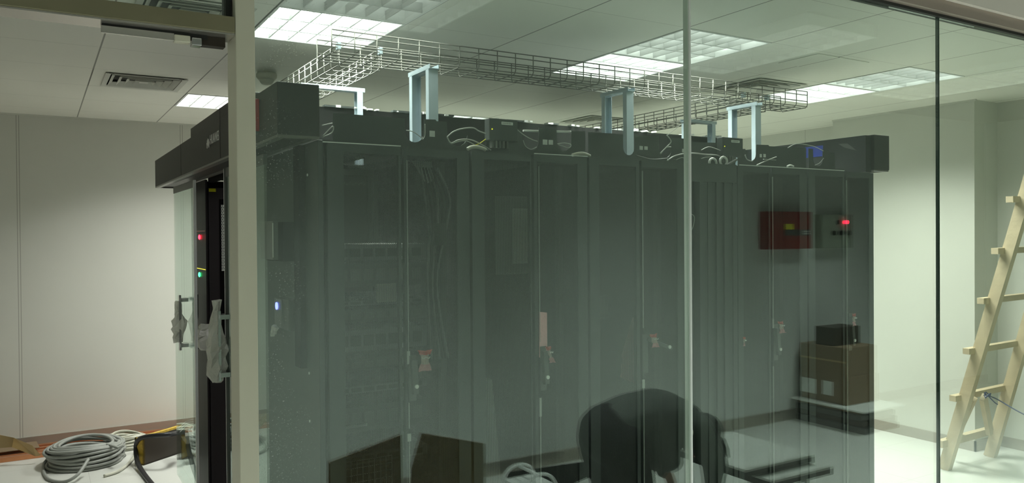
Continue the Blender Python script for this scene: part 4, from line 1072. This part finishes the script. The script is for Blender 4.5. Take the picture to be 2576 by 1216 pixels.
# the jacket hangs slack below the chest
jc.append([(V(2.46, .02, .76), .15, .10), (V(2.54, .05, .66), .13, .10), (V(2.60, .05, .60), .09, .06)])
jc.append([(V(2.55, -.05, .72), .13, .10), (V(2.66, -.02, .66), .11, .06)])
blob('body', bc, 'skin', person)
blob('jacket', jc, 'jacket', person, .013, 5)
blob('trousers', tc_, 'pants', person, .013, 6)
# head: face looks down and forward
hc = Vector(V(2.88, 0, .66)); fd = Vector((.35, 0, -.94)).normalized(); up = Vector((.94, 0, .35)).normalized()
def hp(f, s_, u): return hc+fd*f+Vector((0, 1, 0))*s_+up*u
def hball(c, r, nm, m, sub=2, parent=person):
    b = B(); ret = bmesh.ops.create_icosphere(b.bm, subdivisions=sub, radius=1)
    for v in ret['verts']:
        co = v.co.copy(); v.co = hc+fd*(c[0]+co.x*r[0])+Vector((0, 1, 0))*(c[1]+co.y*r[1])+up*(c[2]+co.z*r[2])
    for f in b.bm.faces: f.smooth = True
    return b.build(nm, m, parent)
hball((0.01, 0, 0), (.088, .074, .108), 'head', 'skin', 3)
hball((.098, 0, -.01), (.018, .013, .022), 'nose', 'skin'); hball((.082, 0, -.050), (.012, .026, .008), 'mouth', 'red')
for s_ in (-1, 1):
    hball((.082, s_*.030, .018), (.010, .013, .008), 'eye', 'white'); hball((.090, s_*.030, .018), (.004, .006, .006), 'pupil', 'darkgap')
    hball((.0, s_*.076, -.005), (.018, .010, .030), 'ear', 'skin')
hb = B(); ret = bmesh.ops.create_icosphere(hb.bm, subdivisions=3, radius=1); ra = random.Random(4)
dele = []
for v in ret['verts']:
    co = v.co.copy(); k = 1+ra.uniform(-.02, .06)
    v.co = hc+fd*(-.012+co.x*.098*k)+Vector((0, 1, 0))*(co.y*.092*k)+up*(.016+co.z*.115*k)
    if co.x > .55 and co.z < .45: dele.append(v)
bmesh.ops.delete(hb.bm, geom=dele, context='VERTS')
for k in range(60):
    a_ = ra.uniform(0, 2*math.pi); s_ = math.sin(a_); c_ = math.cos(a_)
    st = hc+fd*(.02+.03*c_)+Vector((0, s_*.085, 0))+up*(.05+.05*c_); hb.tube([st, st+Vector((.03*c_, .01*s_, -.05)), st+Vector((.04*c_, .015*s_, -.09))], [.008, .006, .002], 5)
hb.build('hair', 'hair', person)
# hands: palm, four fingers and a thumb
for s_ in (-1, 1):
    w0 = Vector(V(2.80, s_*.14, .42)); dn = Vector((.25, 0, -.97)).normalized(); sd = Vector((0, 1, 0)); fw = Vector((.97, 0, .25))
    for k, L in enumerate((.066, .076, .070, .055)):
        o_ = w0+dn*.088+sd*(k-1.5)*.019; pp = [o_-dn*.012, o_+dn*L*.45+fw*.004, o_+dn*L*.8-fw*.012, o_+dn*L*.95-fw*.03]
        B().tube(smooth_pts(pp, 3), [.0095]*3+[.009]*3+[.008]*3+[.006], 8).build('finger', 'skin', person)
    o_ = w0+dn*.03-sd*s_*.03
    B().tube([o_, o_-sd*s_*.02+dn*.025+fw*.01, o_-sd*s_*.022+dn*.05+fw*.012, o_-sd*s_*.014+dn*.068+fw*.008], [.012, .011, .010, .006], 8).build('thumb', 'skin', person)
    f0_ = Vector(V(2.30, s_*.13, 0)); sh = B(); sh.ball((f0_.x+.07, f0_.y, .045), (.135, .048, .044), 3)
    for v in sh.bm.verts: v.co.z = max(v.co.z, .002)
    sh.build('shoe', 'hose', person)
